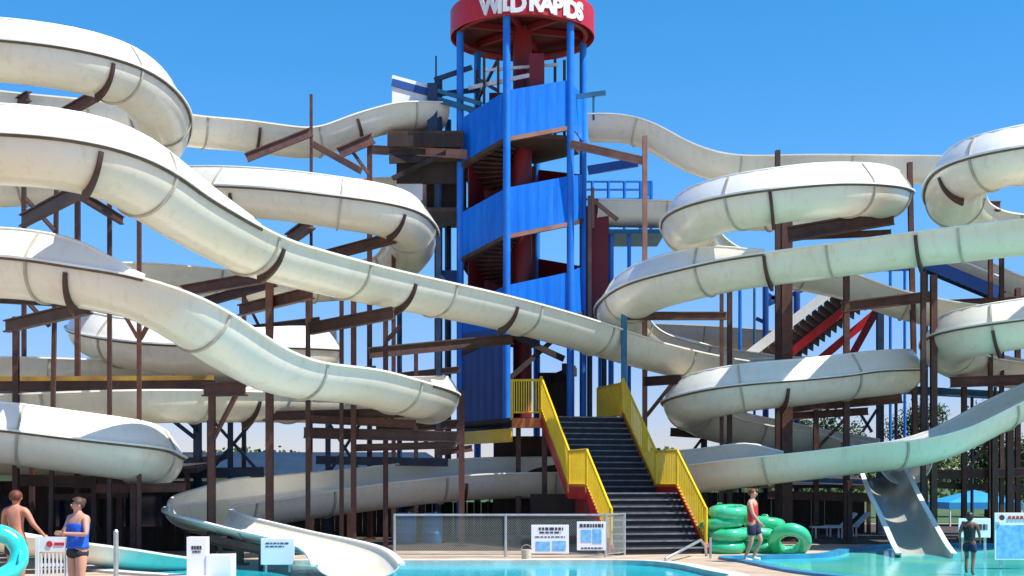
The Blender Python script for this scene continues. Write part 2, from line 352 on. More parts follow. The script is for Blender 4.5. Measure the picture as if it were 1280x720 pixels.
def slide(key, label, ctrl, r=RAD, joint=3.7, phase=0.6, name='water_slide', sq=None, gel='gel'):
    S, st = catmull(ctrl)
    n = len(S); T = []
    for i in range(n):
        T.append((S[min(n - 1, i + 1)][0] - S[max(0, i - 1)][0]).normalized())
    fr = []
    for i in range(n):
        X = T[i].cross(V((0, 0, 1))); X.z = 0; X.normalize(); Z = X.cross(T[i]).normalized()
        fr.append((X, Z))
    def ring_pt(i, a, rr):       # a in degrees from straight down, + = right of travel
        X, Z = fr[i]; c = S[i][0]
        if abs(a) > 90:          # raised wall: leans in from the flange
            t = (abs(a) - 90) / 52; sg = 1 if a > 0 else -1
            return c + X * (sg * (rr - .36 * t ** 1.25)) + Z * (.60 * t + .012)
        return c + X * (rr * math.sin(R(a))) - Z * (rr * math.cos(R(a)) * (sq(c) if sq else 1))
    def lim(i):
        e = S[i][1]
        return -(90 + 52 * max(0, -e)), 90 + 52 * max(0, e)
    mid = S[n // 2][0]; root = thing(name, label, 'water slide', (mid.x, mid.y, 0), 'white water slides')
    K = 18
    def skin_of(idx, angs_of, mb):
        m = len(angs_of(idx[0]))
        for rr in (r, r - 0.035):
            vs = []
            for i in idx: vs += [ring_pt(i, a, rr) for a in angs_of(i)]
            mb.add(vs, [(i * m + k, (i + 1) * m + k, (i + 1) * m + k + 1, i * m + k + 1) for i in range(len(idx) - 1) for k in range(m - 1)])
        for k in (0, -1):
            vs = []
            for i in idx: a = angs_of(i)[k]; vs += [ring_pt(i, a, r), ring_pt(i, a, r - 0.035)]
            mb.add(vs, [(2 * i, 2 * i + 1, 2 * i + 3, 2 * i + 2) for i in range(len(idx) - 1)])
        for i in (idx[0], idx[-1]):
            vs = []; A = angs_of(i)
            for a in A: vs += [ring_pt(i, a, r), ring_pt(i, a, r - 0.035)]
            mb.add(vs, [(2 * k, 2 * k + 1, 2 * k + 3, 2 * k + 2) for k in range(len(A) - 1)])
        return mb
    UA = [-90 + 180 * k / K for k in range(K + 1)]
    b = skin_of(list(range(n)), lambda i: UA, MB())
    b.build('flume', gel, root, smooth=True)
    for sgn in (-1, 1):          # flange that runs along each side at the height of the centre
        rb = MB(); vs = []
        for i in range(n):
            X, Z = fr[i]; c = S[i][0]
            for dx, dz in ((r - .04, -.035), (r + .095, -.035), (r + .095, .01), (r - .04, .01)):
                vs.append(c + X * (sgn * dx) + Z * dz)
        rb.add(vs, [(4 * i + k, 4 * i + (k + 1) % 4, 4 * i + 4 + (k + 1) % 4, 4 * i + 4 + k) for i in range(n - 1) for k in range(4)] + [(0, 1, 2, 3), tuple(4 * n - 4 + k for k in range(4))])
        rb.build('rim', 'gelrim', root)
        # lip on the free edge of the raised wall
        run = [i for i in range(n) if S[i][1] * sgn > 0.12]
        k = 0
        while k < len(run):
            j = k
            while j + 1 < len(run) and run[j + 1] == run[j] + 1: j += 1
            if j - k > 4:
                wb_ = skin_of(run[k:j + 1], lambda i: [sgn * 90.01 + (lim(i)[0 if sgn < 0 else 1] - sgn * 90.01) * q / 5 for q in range(6)], MB())
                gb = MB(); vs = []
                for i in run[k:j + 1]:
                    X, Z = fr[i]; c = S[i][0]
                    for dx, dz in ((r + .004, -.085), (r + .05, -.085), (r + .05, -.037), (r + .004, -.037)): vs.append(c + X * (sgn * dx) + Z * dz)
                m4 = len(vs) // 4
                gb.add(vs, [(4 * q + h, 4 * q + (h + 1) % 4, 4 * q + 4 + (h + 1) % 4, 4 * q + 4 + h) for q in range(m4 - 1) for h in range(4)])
                gb.build('shade_grime_strip', 'shade_grime', root)  # painted shadow and grime line just below the flange
                wb_.build('raised_wall', 'gelwall', root, smooth=True)
                lb = MB(); lb.path([ring_pt(i, lim(i)[0 if sgn < 0 else 1], r - 0.015) for i in run[k:j + 1:2]], 0.04, 6)
                lb.build('lip', 'gelrim', root, smooth=True)
            k = j + 1
    # bolted joints between moulded sections
    tot = st * (n - 1); s = joint * phase
    while s < tot - 0.4:
        i = int(s / st); lo, hi = lim(i); jb = MB(); vs = []
        AA = ([lo + 1 + (-90 - lo - 1) * q / 4 for q in range(4)] if lo < -92 else []) + UA + ([90 + (hi - 91) * (q + 1) / 4 for q in range(4)] if hi > 92 else [])
        for d in (-0.028, 0.028):
            for rr in (r + .004, r + .05):
                vs += [ring_pt(i, a, rr) + T[i] * d for a in AA]
        q = len(AA)
        fs = [(a * q + k, a * q + k + 1, c * q + k + 1, c * q + k) for a, c in ((1, 3), (0, 1), (2, 3)) for k in range(q - 1)]
        jb.add(vs, fs); jb.build('joint_flange', 'joint', root)
        s += joint
    SL[key] = dict(S=S, T=T, fr=fr, r=r, root=root)
    return root

def cradle_mb(key, px, side, a0=8, a1=78, pick=0):
    """curved steel saddle under a slide, on the side of the flume that faces the camera (side = sign along the flume's right)"""
    d = SL[key]; best = None
    for i, (c, e) in enumerate(d['S']):
        q = CX + c.x / c.y * F
        s = abs(q - px) + (0 if pick == 0 else abs(c.y - pick) * 12)
        if best is None or s < best[0]: best = (s, i)
    i = best[1]; X, Z = d['fr'][i]; T = d['T'][i]; c = d['S'][i][0]; r = d['r']
    side = 1 if X.y < 0 else -1
    b = MB(); n = 12; vs = []
    for k in range(n + 1):
        a = R(a0 + (a1 - a0) * k / n) ; u = k / n
        th = 0.15 * (1 - u) ** 1.3 + 0.045
        for rr in (r + .012, r + .012 + th):
            for t in (-.045, .045):
                vs.append(c + X * (side * rr * math.sin(a)) - Z * (rr * math.cos(a)) + T * t)
    fs = []
    for k in range(n):
        o = 4 * k
        for p, q in ((0, 1), (1, 3), (3, 2), (2, 0)): fs.append((o + p, o + q, o + 4 + q, o + 4 + p))
    fs += [(0, 1, 3, 2), (4 * n, 4 * n + 1, 4 * n + 3, 4 * n + 2)]
    b.add(vs, fs); return b, c - Z * (r + 0.2)

# (pixel x, pixel y of the side flange, depth, raised wall: + right of travel / - left)
slide('L1', 'highest white flume leaving the tower leftwards and sweeping round at upper left',
      [(545, 128, 47.3, 0), (520, 127, 46.8, 0), (487, 128, 46.5, 0), (440, 141, 46, 0), (390, 160, 45.6, 0), (345, 156, 45.2, 0), (300, 150, 44.8, 0), (240, 145, 44.2, 0),
       (170, 133, 43.4, 0), (100, 124, 42.6, 0), (0, 114, 42, .2), (-90, 104, 41, .7), (-170, 80, 37.5, 1), (-90, 48, 34, 1), (0, 47, 33.6, 1), (90, 62, 34, 1), (150, 87, 35.4, 1), (188, 120, 37.2, 1), (202, 150, 39.2, 1), (190, 180, 41, 1), (140, 203, 42, .8), (60, 215, 42.6, .3), (-80, 222, 42, 0), (-190, 226, 40.4, .5), (-262, 222, 36.5, 1), (-270, 198, 31, 1), (-222, 174, 27.2, 1), (-178, 168, 26.3, 1), (-154, 168, 26.15, 1)], phase=.3)
slide('L2', 'long white flume running from upper left down across the front of the blue tower',
      [(-160, 168, 26.2, 1), (-60, 163, 26, 1), (0, 164, 26, 1), (67, 170, 26.2, 1), (120, 184, 26.7, 1), (165, 206, 27.4, .95), (213, 240, 28.5, .7), (245, 259, 29.2, .45), (287, 283, 30.2, .15), (317, 298, 31, 0), (367, 313, 32.4, 0), (460, 337, 35, 0), (533, 353, 37, 0),
       (600, 368, 38.7, 0), (690, 392, 41.2, 0), (773, 418, 43.5, 0), (830, 434, 44.5, 0), (880, 445, 45.4, 0), (937, 454, 46.4, -.4), (1010, 462, 47.6, -.9), (1085, 464, 47.4, -.9)], phase=.55)
slide('L3', 'white mid left flume that dips rightwards and turns back before the tower base',
      [(-160, 322, 29.4, 1), (-70, 316, 29.2, 1), (0, 317, 29, 1), (53, 321, 28.7, 1), (113, 331, 28.5, .9), (150, 337, 28.4, .4), (172, 342, 28.4, .1), (207, 361, 28.6, 0), (247, 388, 29.2, 0), (287, 416, 30.1, 0), (325, 439, 31, 0), (363, 452, 32, 0), (440, 462, 33.8, 0), (490, 476, 35.4, 0.05), (520, 485, 36.9, .25),
       (536, 492, 38.6, .8), (532, 495, 40.6, 1), (500, 493, 41.6, 1), (450, 493, 41, 1), (380, 492, 39.2, .6), (300, 489, 36.6, 0), (180, 487, 34.4, 0), (60, 491, 33.6, 0), (-70, 499, 33.8, .2), (-150, 508, 33.6, .8), (-186, 518, 32.4, 1), (-190, 524, 33.2, 1), (-178, 532, 32.2, 1), (-152, 534, 31.95, 1), (-134, 535, 31.85, 1)], phase=.15)
slide('L4', 'lowest white flume curving at the left edge above the bathers',
      [(-140, 535, 31.9, 1), (-60, 531, 31.7, 1), (0, 534, 31.7, 1), (97, 548, 32.1, 1), (160, 558, 32.9, 1), (182, 567, 34.1, 1), (191, 572, 34.2, 1), (170, 566, 36, 0.8), (120, 560, 37, 0.3), (40, 556, 37, 0), (-80, 557, 36.6, 0), (-190, 572, 35.6, 0.3), (-262, 600, 32.4, 0.3), (-232, 632, 28.8, 0), (-150, 645, 27.4, 0)], phase=.9)
slide('L4x', 'low white flume dropping into the pool behind the woman in blue',
      [(-150, 645, 27.4, 0), (-60, 657, 27.6, 0), (29, 669, 27.9, 0), (117, 682, 28.6, 0), (180, 693, 29.6, 0), (232, 700, 30.6, 0)], r=.62, phase=.9, sq=lambda c: .7)
slide('L5', 'white spiral loop left of the tower beneath the highest flume',
      [(560, 226, 48.6, 0), (500, 222, 49, 0), (420, 226, 49.3, 0), (330, 230, 49, 0), (262, 232, 47.6, .5), (232, 232, 45, .9), (250, 231, 42.6, 1), (300, 231, 41.2, 1), (367, 236, 40.4, 1), (433, 246, 40.3, 1), (482, 258, 41, 1), (508, 277, 42.6, 1),
       (515, 299, 44.6, 1), (495, 322, 46.8, 1), (440, 340, 47.8, .9), (340, 345, 46.8, .4), (240, 334, 45, 0), (160, 328, 43.6, 0), (40, 330, 42.5, 0), (-70, 334, 41.6, 0), (-180, 338, 39, .6), (-240, 334, 35, 1), (-222, 325, 30.6, 1), (-178, 322, 29.5, 1), (-154, 322, 29.35, 1)], phase=.45)
slide('B1', 'shaded flume loop behind the mid left flume with its rounded end near the left posts',
      [(420, 405, 46.5, 0.2), (300, 408, 46, 0), (200, 402, 45, 0), (140, 402, 43.6, 1), (118, 408, 41.6, 1), (140, 418, 39.6, 1), (200, 428, 38.6, 1), (300, 432, 38.6, 0.8), (362, 434, 39.4, 1), (392, 436, 41.4, 1), (375, 440, 43.4, 1), (300, 446, 43.6, 0.6), (200, 449, 41.4, 0.2), (110, 449, 39.6, 0), (0, 446, 38.2, 0), (-120, 448, 37, 0), (-260, 452, 36, 0)], phase=.5)
slide('R1', 'far straight flume leaving the top of the tower to the right',
      [(738, 142, 47.2, 0), (778, 142, 47, 0), (810, 149, 46.8, 0), (842, 167, 46.7, 0), (877, 185, 46.6, 0), (909, 193, 46.6, 0), (1020, 193, 46.4, 0), (1120, 194, 46.2, 0), (1190, 195, 46, 0), (1290, 197, 45.4, -0.3), (1380, 198, 44, -.6), (1448, 196, 42.4, -1), (1470, 188, 40.2, -1), (1456, 175, 38.2, -1), (1420, 165, 37.4, -.9),
       ], r=.78, phase=.5)
slide('R2', 'white spiral loop right of the tower beneath the far straight flume',
      [(742, 249, 48.4, 0), (800, 250, 48.6, 0), (880, 252, 48.4, 0), (960, 254, 47.6, 0), (1040, 252, 46.2, -0.6), (1088, 245, 44.6, -0.9), (1107, 240, 42.4, -0.95), (1088, 232, 40, -1), (1061, 229, 38.4, -1), (1010, 229, 37.5, -1), (959, 236, 37.3, -1), (905, 249, 38, -1), (872, 265, 39.2, -1),
       (861, 282, 41.2, -1), (876, 300, 43.4, -1), (910, 314, 45, -0.8), (990, 326, 46, -0.3), (1070, 343, 46, 0), (1123, 363, 45.7, 0), (1190, 378, 45.6, 0), (1300, 388, 45.4, 0), (1390, 394, 45, -.4), (1450, 395, 43.8, -1), (1462, 390, 42.2, -1), (1420, 385, 41, -1)], phase=.75)
slide('R3', 'white flume loop at upper right corner with its rounded end towards the tower',
      [(1420, 165, 37.4, -.9), (1340, 168, 36.6, -1), (1280, 180, 36.2, -1), (1238, 193, 36.5, -1), (1208, 211, 37.4, -1), (1193, 233, 39, -1), (1199, 254, 41, -1), (1232, 266, 42.4, -1), (1290, 270, 43, -.4), (1390, 275, 42.6, 0), (1450, 276, 41.6, -.5), (1484, 272, 39.4, -1), (1470, 264, 36.8, -.6), (1420, 258, 35.6, 0)], phase=.35)
slide('R4', 'long pale flume descending from the right edge towards the tower at mid height',
      [(1420, 258, 35.6, 0), (1340, 266, 35.8, 0), (1280, 274, 36.1, 0), (1134, 292, 37.4, 0), (1000, 311, 38.7, 0), (950, 318, 39.2, -.15), (913, 324, 39.6, -.7), (870, 335, 40.2, -1), (818, 351, 41.3, -1), (787, 371, 43, -1), (776, 392, 45.2, -1), (800, 414, 47.2, -1), (860, 430, 48.6, -.6), (960, 444, 49.4, 0), (1040, 452, 49.4, 0)], phase=.2)
slide('R5', 'white spiral loop right of the yellow stairs with the brown beam beneath it',
      [(1085, 463, 47.2, -0.9), (1122, 461, 45.2, -0.9), (1122, 460, 44.4, -1), (1100, 461, 43.2, -1), (1067, 464, 43, -1), (1000, 472, 42, -1), (930, 479, 41.6, -1), (886, 489, 42.2, -1), (863, 499, 43, -1), (866, 508, 45, -1), (890, 520, 46, -1), (970, 535, 47, -0.6), (1060, 548, 46.6, -0.2), (1108, 560, 44.8, 0), (1128, 568, 42.8, 0), (1132, 574, 41.6, 0)], phase=.6)
slide('R7', 'steep grey open chute with white rims dropping towards the viewer into the wading pool',
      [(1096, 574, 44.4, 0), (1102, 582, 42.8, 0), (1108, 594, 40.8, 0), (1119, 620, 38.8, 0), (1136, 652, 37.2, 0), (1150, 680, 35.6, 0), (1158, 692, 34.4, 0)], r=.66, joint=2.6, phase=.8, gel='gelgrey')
slide('R8', 'white flume loop at the right edge below the long pale flume',
      [(1420, 385, 41, -1), (1340, 388, 40.4, -1), (1280, 397, 40.2, -1), (1220, 409, 40.8, -1), (1192, 421, 42, -1), (1186, 434, 43.8, -1), (1212, 446, 45.2, -1), (1290, 455, 45.6, -.4), (1390, 462, 45.2, 0), (1446, 464, 44.4, -.6), (1470, 460, 43.2, -.6), (1448, 448, 42.2, -.2), (1400, 438, 41.7, 0)], phase=.3)
slide('R6', 'long low flume from the right edge passing behind the stairs into the left pool',
      [(1400, 438, 41.7, 0), (1340, 457, 41.3, 0), (1280, 486, 40.8, 0), (1235, 510, 40.2, 0), (1190, 533, 39.7, 0), (1142, 548, 39.3, 0), (1087, 554, 39.1, 0), (1012, 564, 39.2, 0), (970, 569, 39.4, .1), (945, 572, 39.6, .75), (910, 577, 40.1, .9), (867, 583, 41, .9), (800, 588, 42.2, .9), (720, 590, 42.9, .8), (600, 592, 42.4, .8), (514, 599, 41.6, .8), (447, 607, 40.9, .8), (370, 617, 39.8, .9), (310, 625, 38.2, 1), (258, 631, 36.4, .5),
       (247, 637, 34.6, .25), (262, 644, 33, 0), (300, 654, 32, 0), (340, 664, 31, 0), (390, 675, 30, 0), (424, 684, 28.8, 0), (440, 694, 27.5, 0), (448, 706, 26.2, 0)], phase=.35, sq=lambda c: 1 - .60 * max(0, min(1, (36.2 - c.y) / 3.0)))
slide('G2', 'brownish far flume sloping down behind the long pale flume at the right edge',
      [(1120, 296, 50, 0), (1170, 300, 49.5, 0), (1225, 321, 49, 0), (1290, 351, 48.4, 0), (1380, 380, 48, 0), (1500, 415, 47.4, 0)], phase=.4)
slide('G3', 'distant cream flume seen through the gap right of the tower',
      [(720, 404, 55, 0), (800, 404, 55, 0), (900, 408, 55, 0), (1000, 416, 55, 0)], phase=.4)

# ------------------------------------------------------------------ slide supports
def support(label, px, ytop, D, wpx, m='rust', arms=(), cradles=(), braces=(), px1=None, name='support_post'):
    w_ = max(0.09, wpx / F * D); top = P(px, ytop, D); base = P(px if px1 is None else px1, HY, D); base.z = 0
    t = thing(name, label, 'slide support', base, 'steel supports of the water slides')
    b = MB(); b.ibeam(base, top, w_, w_) if w_ > .13 else b.beam(base, top, w_, w_)
    b.build('post', m, t)
    pb = MB(); pb.box((base.x, base.y, 0.03), (w_ + .22, w_ + .22, .05)); pb.build('base_plate', m, t)
    for a in arms:
        p0, p1, h = P(*a[0:3]), P(*a[3:6]), a[6] if len(a) > 6 else .26
        mm = a[7] if len(a) > 7 else m
        ab = MB(); ab.ibeam(p0, p1, h * .6, h); ab.build('arm', mm, t)
    for c in braces:
        bb = MB(); bb.beam(P(*c[0:3]), P(*c[3:6]), .09, .09); bb.build('brace', m, t)
    for c in cradles:
        cb, foot = cradle_mb(*c); cb.build('saddle', 'dbrown', t)
    return t

support('dark post at left edge below the mid left flume carrying two crossed beams', 20, 396, 32.65, 7, 'dbrown',
        [(8, 408, 32.7, 112, 384, 29.6, .3), (-20, 372, 32.6, 106, 378, 30, .24)], [('L3', 108, 1, 8, 78)], [(35, 378, 32.2, 62, 408, 32.5)])
support('thin dark post with a long slanting arm to the saddle under the wide upper flume', 71, 224, 32.65, 5, 'dbrown',
        [(28, 276, 32.6, 112, 232, 27.6, .3)], [('L2', 108, 1, 8, 80)], [(68, 288, 32.6, 32, 248, 32.2)], px1=63)
support('tall brown post rising to the saddle of the highest curve', 97, 138, 36.4, 6, 'rust',
        [(78, 143, 36.5, 126, 116, 35, .28)], [('L1', 114, 1, 8, 80, 34)])
support('dark post under the slanting arms with a short beam reaching right', 137, 242, 32.65, 5, 'dbrown',
        [(104, 246, 31, 153, 276, 32.6, .2), (108, 232, 28, 150, 247, 32.6, .2)])
support('brown post fourth from left between the two left flumes with a forked head', 174, 266, 32.75, 5, 'rust', (), (),
        [(157, 396, 32.7, 172, 422, 32.75), (190, 398, 32.7, 175, 424, 32.75)])
support('small bracket post poking above the back rim at upper left', 30, 118, 41.6, 5, 'dbrown', [(20, 130, 41.6, 36, 120, 40.6, .3)])
support('thick brown post in front of the low flumes with a bracket under the dipping flume', 265, 476, 33, 8, 'rust',
        [(256, 487, 33, 306, 486, 32, .34)], [('L3', 297, 1, 8, 70)], [(296, 492, 32.4, 267, 548, 33)])
support('thick reddish post standing before the white low flume left of centre', 337, 343, 34.4, 9, 'rust',
        [(300, 388, 35.6, 390, 366, 33.4, .3), (228, 364, 36, 345, 344, 33.6, .3)], [('L2', 322, 1, 8, 74)])
support('dark slim post holding a long beam that points at the tower', 385, 366, 35.6, 5.5, 'dbrown',
        [(388, 411, 35.6, 492, 391, 34.8, .32), (288, 521, 37, 505, 516, 37, .26)], [('L2', 493, 1, 8, 74)])
support('left one of the close pair of posts left of the tower', 427, 372, 36.6, 5, 'dbrown', [(380, 541, 37, 574, 546, 37, .3), (440, 560, 37.2, 570, 556, 37.2, .2)])
support('right one of the close pair of posts left of the tower', 442, 374, 36.8, 6.5, 'rust', [(385, 524, 36.8, 520, 530, 37, .22)], [('L3', 490, 1, 8, 72)])
support('post under the dipping flume carrying the beam that reaches the navy tower panel', 482, 398, 38.4, 6, 'dbrown',
        [(462, 441, 39.2, 640, 424, 41.4, .32)], [('L2', 624, 1, 8, 74)], [(484, 425, 38.4, 500, 408, 38)])
support('navy post between the spiral loop and the tower', 548, 296, 43.4, 6, 'navy', (), (), [(550, 345, 43.4, 575, 372, 44)])
support('brown post with pale top in front of the navy tower panel', 577, 488, 40, 7, 'rust', [(545, 566, 40, 590, 560, 40.6, .2)], [('R6', 577, -1, 8, 72, 42)])
support('navy post with two slanting struts behind the lowest left flume', 247, 512, 39, 9, 'navy', [(215, 592, 39, 330, 590, 39, .3)], (), [(205, 517, 38, 247, 550, 39), (222, 512, 38, 249, 540, 39)])
support('navy post with crossed braces left of the thick reddish post', 288, 512, 40, 6, 'navy', (), (), [(263, 522, 40, 322, 588, 40), (320, 522, 40.2, 260, 592, 40.2)])
support('slender post topping the far flume left of the tower with two sloping arms', 389, 118, 44.2, 3.5, 'rust',
        [(308, 197, 43.2, 389, 165, 44.0, .3, 'rust'), (391, 180, 44, 452, 214, 43.4, .22, 'tan')], [('L1', 320, -1, 8, 78, 44.8)])
support('post with a hooked arm under the far flume beside the tower', 462, 176, 45, 6, 'rust',
        [(424, 191, 44.5, 466, 173, 44.9, .36)], [('L1', 440, -1, 8, 78, 46)], [(438, 186, 44.7, 464, 222, 45)])
support('short brown post under the right end of the left spiral loop', 492, 292, 44.6, 5, 'rust', [(406, 320, 43.4, 493, 297, 41.6, .34), (360, 300, 44, 390, 278, 42, .4)], [('L5', 485, 1, 8, 74, 41), ('L5', 312, 1, 8, 74, 41)])
support('tan post right of the tower holding the sloping outrigger under the far flume', 806, 170, 44.6, 6, 'tan',
        [(713, 180, 45.2, 808, 202, 44.6, .26, 'tan'), (806, 477, 44.2, 852, 474, 42.6, .3, 'dbrown')], (), [(808, 520, 44.4, 840, 480, 43)])
support('teal post passing in front of the long flume right of the tower', 780, 384, 42.4, 7, 'teal', [(782, 395, 42.4, 908, 395, 43, .26, 'rust')])
support('slim pale post left of a pair right of the tower', 902, 358, 43.2, 4.5, 'rust')
support('slim brown post right of a pair right of the tower', 912, 356, 43.4, 6, 'dbrown')
support('tall dark post whose tip shows above the far straight flume', 972, 188, 45.2, 6, 'dbrown')
support('thick brown post through the middle of the right spiral loops with heavy beams', 983, 258, 44.0, 13, 'rust',
        [(985, 293, 42.6, 1117, 271, 41.4, .46), (1000, 296, 43, 1114, 291, 42.6, .2), (978, 508, 44.3, 1127, 496, 44.3, .42)], [('R2', 962, 1, 8, 84, 37.3), ('R5', 973, 1, 8, 72, 40.4), ('R4', 968, -1, 8, 84, 39)])
support('reddish post standing in front of the back stair under the long pale flume', 1058, 338, 43.6, 7, 'rust', [(1052, 384, 43.6, 1168, 370, 43.6, .34)])
support('leaning brown post between the two right loops', 1137, 203, 45, 6, 'rust', px1=1147)
support('dark left post of a close pair under the long pale flume', 1154, 340, 41.2, 6, 'dbrown', (), [('R4', 1152, -1, 8, 84, 37.4)])
support('brown post right behind the close pair under the long pale flume', 1167, 344, 41.6, 7.5, 'rust')
support('slim post left of two beside the blue back stair', 1238, 310, 44.4, 5, 'rust', [(1188, 478, 44, 1300, 474, 44, .34), (1196, 258, 41.2, 1250, 258, 41.2, .3)], [('R3', 1208, -1, 8, 74, 37.6)])
support('slim post right of two beside the blue back stair', 1252, 310, 44.8, 5, 'dbrown', (), [('R8', 1246, -1, 8, 74, 40.5)])
support('navy post behind the right spiral loop', 1100, 386, 49, 8, 'navy', (), (), [(1072, 512, 49, 1090, 540, 49), (1096, 512, 49, 1078, 540, 49)])
support('post below the lowest right flume near the right edge', 1243, 536, 42.4, 7, 'dbrown')
support('rightmost post below the lowest right flume', 1262, 524, 42.6, 8, 'dbrown')
support('dark post under the gray chute left of the exit into the wading pool', 1062, 600, 41.5, 6, 'dbrown')

support('short dark post low at left between the shed posts behind the woman', 118, 588, 34.6, 6, 'dbrown', [(20, 600, 34.6, 215, 606, 34.6, .3), (60, 622, 34.8, 160, 618, 34.8, .16)])
support('dark red post standing before the shed right of the grey marker post', 167, 606, 33.4, 7, 'rust', [(120, 611, 33.4, 232, 609, 33.5, .22)])
support('dark post carrying crossed beams behind the mid left flume', 305, 352, 43, 5, 'dbrown', [(255, 378, 43, 345, 352, 42.4, .3), (270, 418, 43, 400, 402, 43, .3), (280, 440, 43, 380, 432, 43, .22)], (), [(300, 360, 43, 330, 420, 43)])
support('short rusty trestle under the near side of the white run out trough', 300, 676, 30.6, 8, 'rust', [(262, 674, 31.4, 338, 690, 29.6, .2)], (), [(275, 680, 31.2, 276, 712, 31.2), (326, 690, 29.8, 326, 716, 29.8)])
support('navy post with stacked beams right of the thick reddish post', 410, 500, 42, 6, 'navy', [(370, 505, 42, 470, 512, 42, .3), (360, 470, 42.4, 470, 462, 42.4, .24), (395, 575, 42, 560, 578, 42, .26)], (), [(412, 590, 42, 450, 530, 42), (450, 590, 42.1, 412, 530, 42.1)])
support('dark post under the tower side of the long front flume', 520, 440, 43.4, 5, 'dbrown', [(470, 535, 43.4, 575, 530, 43.4, .3), (500, 470, 43.4, 575, 462, 43.6, .22)], (), [(522, 560, 43.4, 560, 532, 43.4)])
support('dark post in the shade behind the lowest right flume', 880, 520, 47.4, 7, 'dbrown', [(838, 540, 47.4, 960, 548, 47.4, .3), (845, 524, 47.6, 930, 512, 47.6, .24)], (), [(850, 585, 47.4, 880, 545, 47.4)])
support('rusty post with a stacked beam under the right spiral loops', 1020, 505, 46, 6, 'rust', [(960, 618, 46, 1090, 622, 46, .3), (990, 520, 46, 1085, 514, 46, .26)], (), [(1022, 560, 46, 1060, 520, 46)])
support('dark post between the grey chute and the right edge', 1205, 470, 44.6, 6, 'dbrown', [(1150, 594, 44.6, 1290, 590, 44.6, .3), (1170, 606, 44.8, 1290, 612, 44.8, .22)], (), [(1207, 590, 44.6, 1240, 545, 44.6)])
support('rusty post at the right edge beneath the brownish far flume', 1272, 360, 46.8, 6, 'rust', [(1180, 380, 46.8, 1290, 374, 46.8, .26)])

# ------------------------------------------------------------------ slide tower
TC = V(((653 - CX) / F * 47, 47, 0)); TR = 2.24
def tp(a, r=TR, z=0): return V((TC.x + r * math.sin(R(a)), TC.y - r * math.cos(R(a)), z))
tower = thing('slide_tower', 'tall blue hexagonal stair tower with round red roof lettered WILD RAPIDS', 'tower', TC)
ANG = [-74 + 60 * k for k in range(6)]
for a in ANG:
    b = MB(); b.tube(tp(a), tp(a, TR, 17.45), .125, n=14); b.build('column', 'blue', tower, smooth='auto')
# roof drum
b = MB(); n = 64; vs = []; prof = [(2.0, 17.85), (2.40, 17.62), (2.50, 17.40), (2.52, 17.42), (2.52, 18.28), (2.46, 18.34), (0, 18.75)]
for (rr, z) in prof[:-1]:
    vs += [TC + V((rr * math.sin(2 * math.pi * i / n), -rr * math.cos(2 * math.pi * i / n), z)) for i in range(n)]
vs += [TC + V((0, 0, 18.75)), TC + V((0, 0, 17.85))]
fs = [(k * n + i, k * n + (i + 1) % n, (k + 1) * n + (i + 1) % n, (k + 1) * n + i) for k in range(1, 5) for i in range(n)]
fs += [(5 * n + i, 5 * n + (i + 1) % n, 6 * n) for i in range(n)]
b.add(vs, fs); roof = b.build('roof', 'red', tower, smooth='auto')
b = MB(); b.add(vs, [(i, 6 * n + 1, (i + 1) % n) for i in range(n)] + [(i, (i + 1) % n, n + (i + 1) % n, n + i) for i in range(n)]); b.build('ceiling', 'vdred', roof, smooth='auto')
b = MB(); b.path([tp(360 * i / 40, TR - .02, 17.5) for i in range(40)], .09, 8, True); b.build('roof_ring_beam', 'dred', tower, smooth=True)
b = MB()
for k in range(3): b.beam(tp(ANG[k], TR, 17.72), tp(ANG[k + 3], TR, 17.72), .12, .2)
b.build('roof_joists', 'dred', tower)
# lettering on the drum
word = 'WILD RAPIDS'
adv = {'W': 1.25, 'I': .52, 'L': .82, 'D': 1.0, ' ': .42, 'R': 1.0, 'A': 1.02, 'P': .96, 'S': .92}
tot = sum(adv[c] for c in word); A0, A1 = -31.0, 53.0; acc = 0
lb = MB()
for ch in word:
    am = A0 + (A1 - A0) * (acc + adv[ch] / 2) / tot; acc += adv[ch]
    if ch == ' ': continue
    cu = bpy.data.curves.new('glyph', 'FONT'); cu.body = ch; cu.size = .72; cu.extrude = .02; cu.align_x = 'CENTER'; cu.offset = .036; cu.resolution_u = 3
    ob = bpy.data.objects.new('glyph', cu); me = bpy.data.meshes.new_from_object(ob)
    rnd = random.uniform(-.05, .05)
    fwd = V((math.sin(R(am)), -math.cos(R(am)), 0)); rt = V((math.cos(R(am)), math.sin(R(am)), 0))
    org = TC + fwd * 2.545 + V((0, 0, 17.53 + rnd))
    lb.add([org + rt * (v.co.x * 1.02) + V((0, 0, v.co.y * 1.1)) + fwd * v.co.z for v in me.vertices], [tuple(p.vertices) for p in me.polygons])
    bpy.data.objects.remove(ob); bpy.data.curves.remove(cu); bpy.data.meshes.remove(me)
lb.build('lettering', 'white', roof)
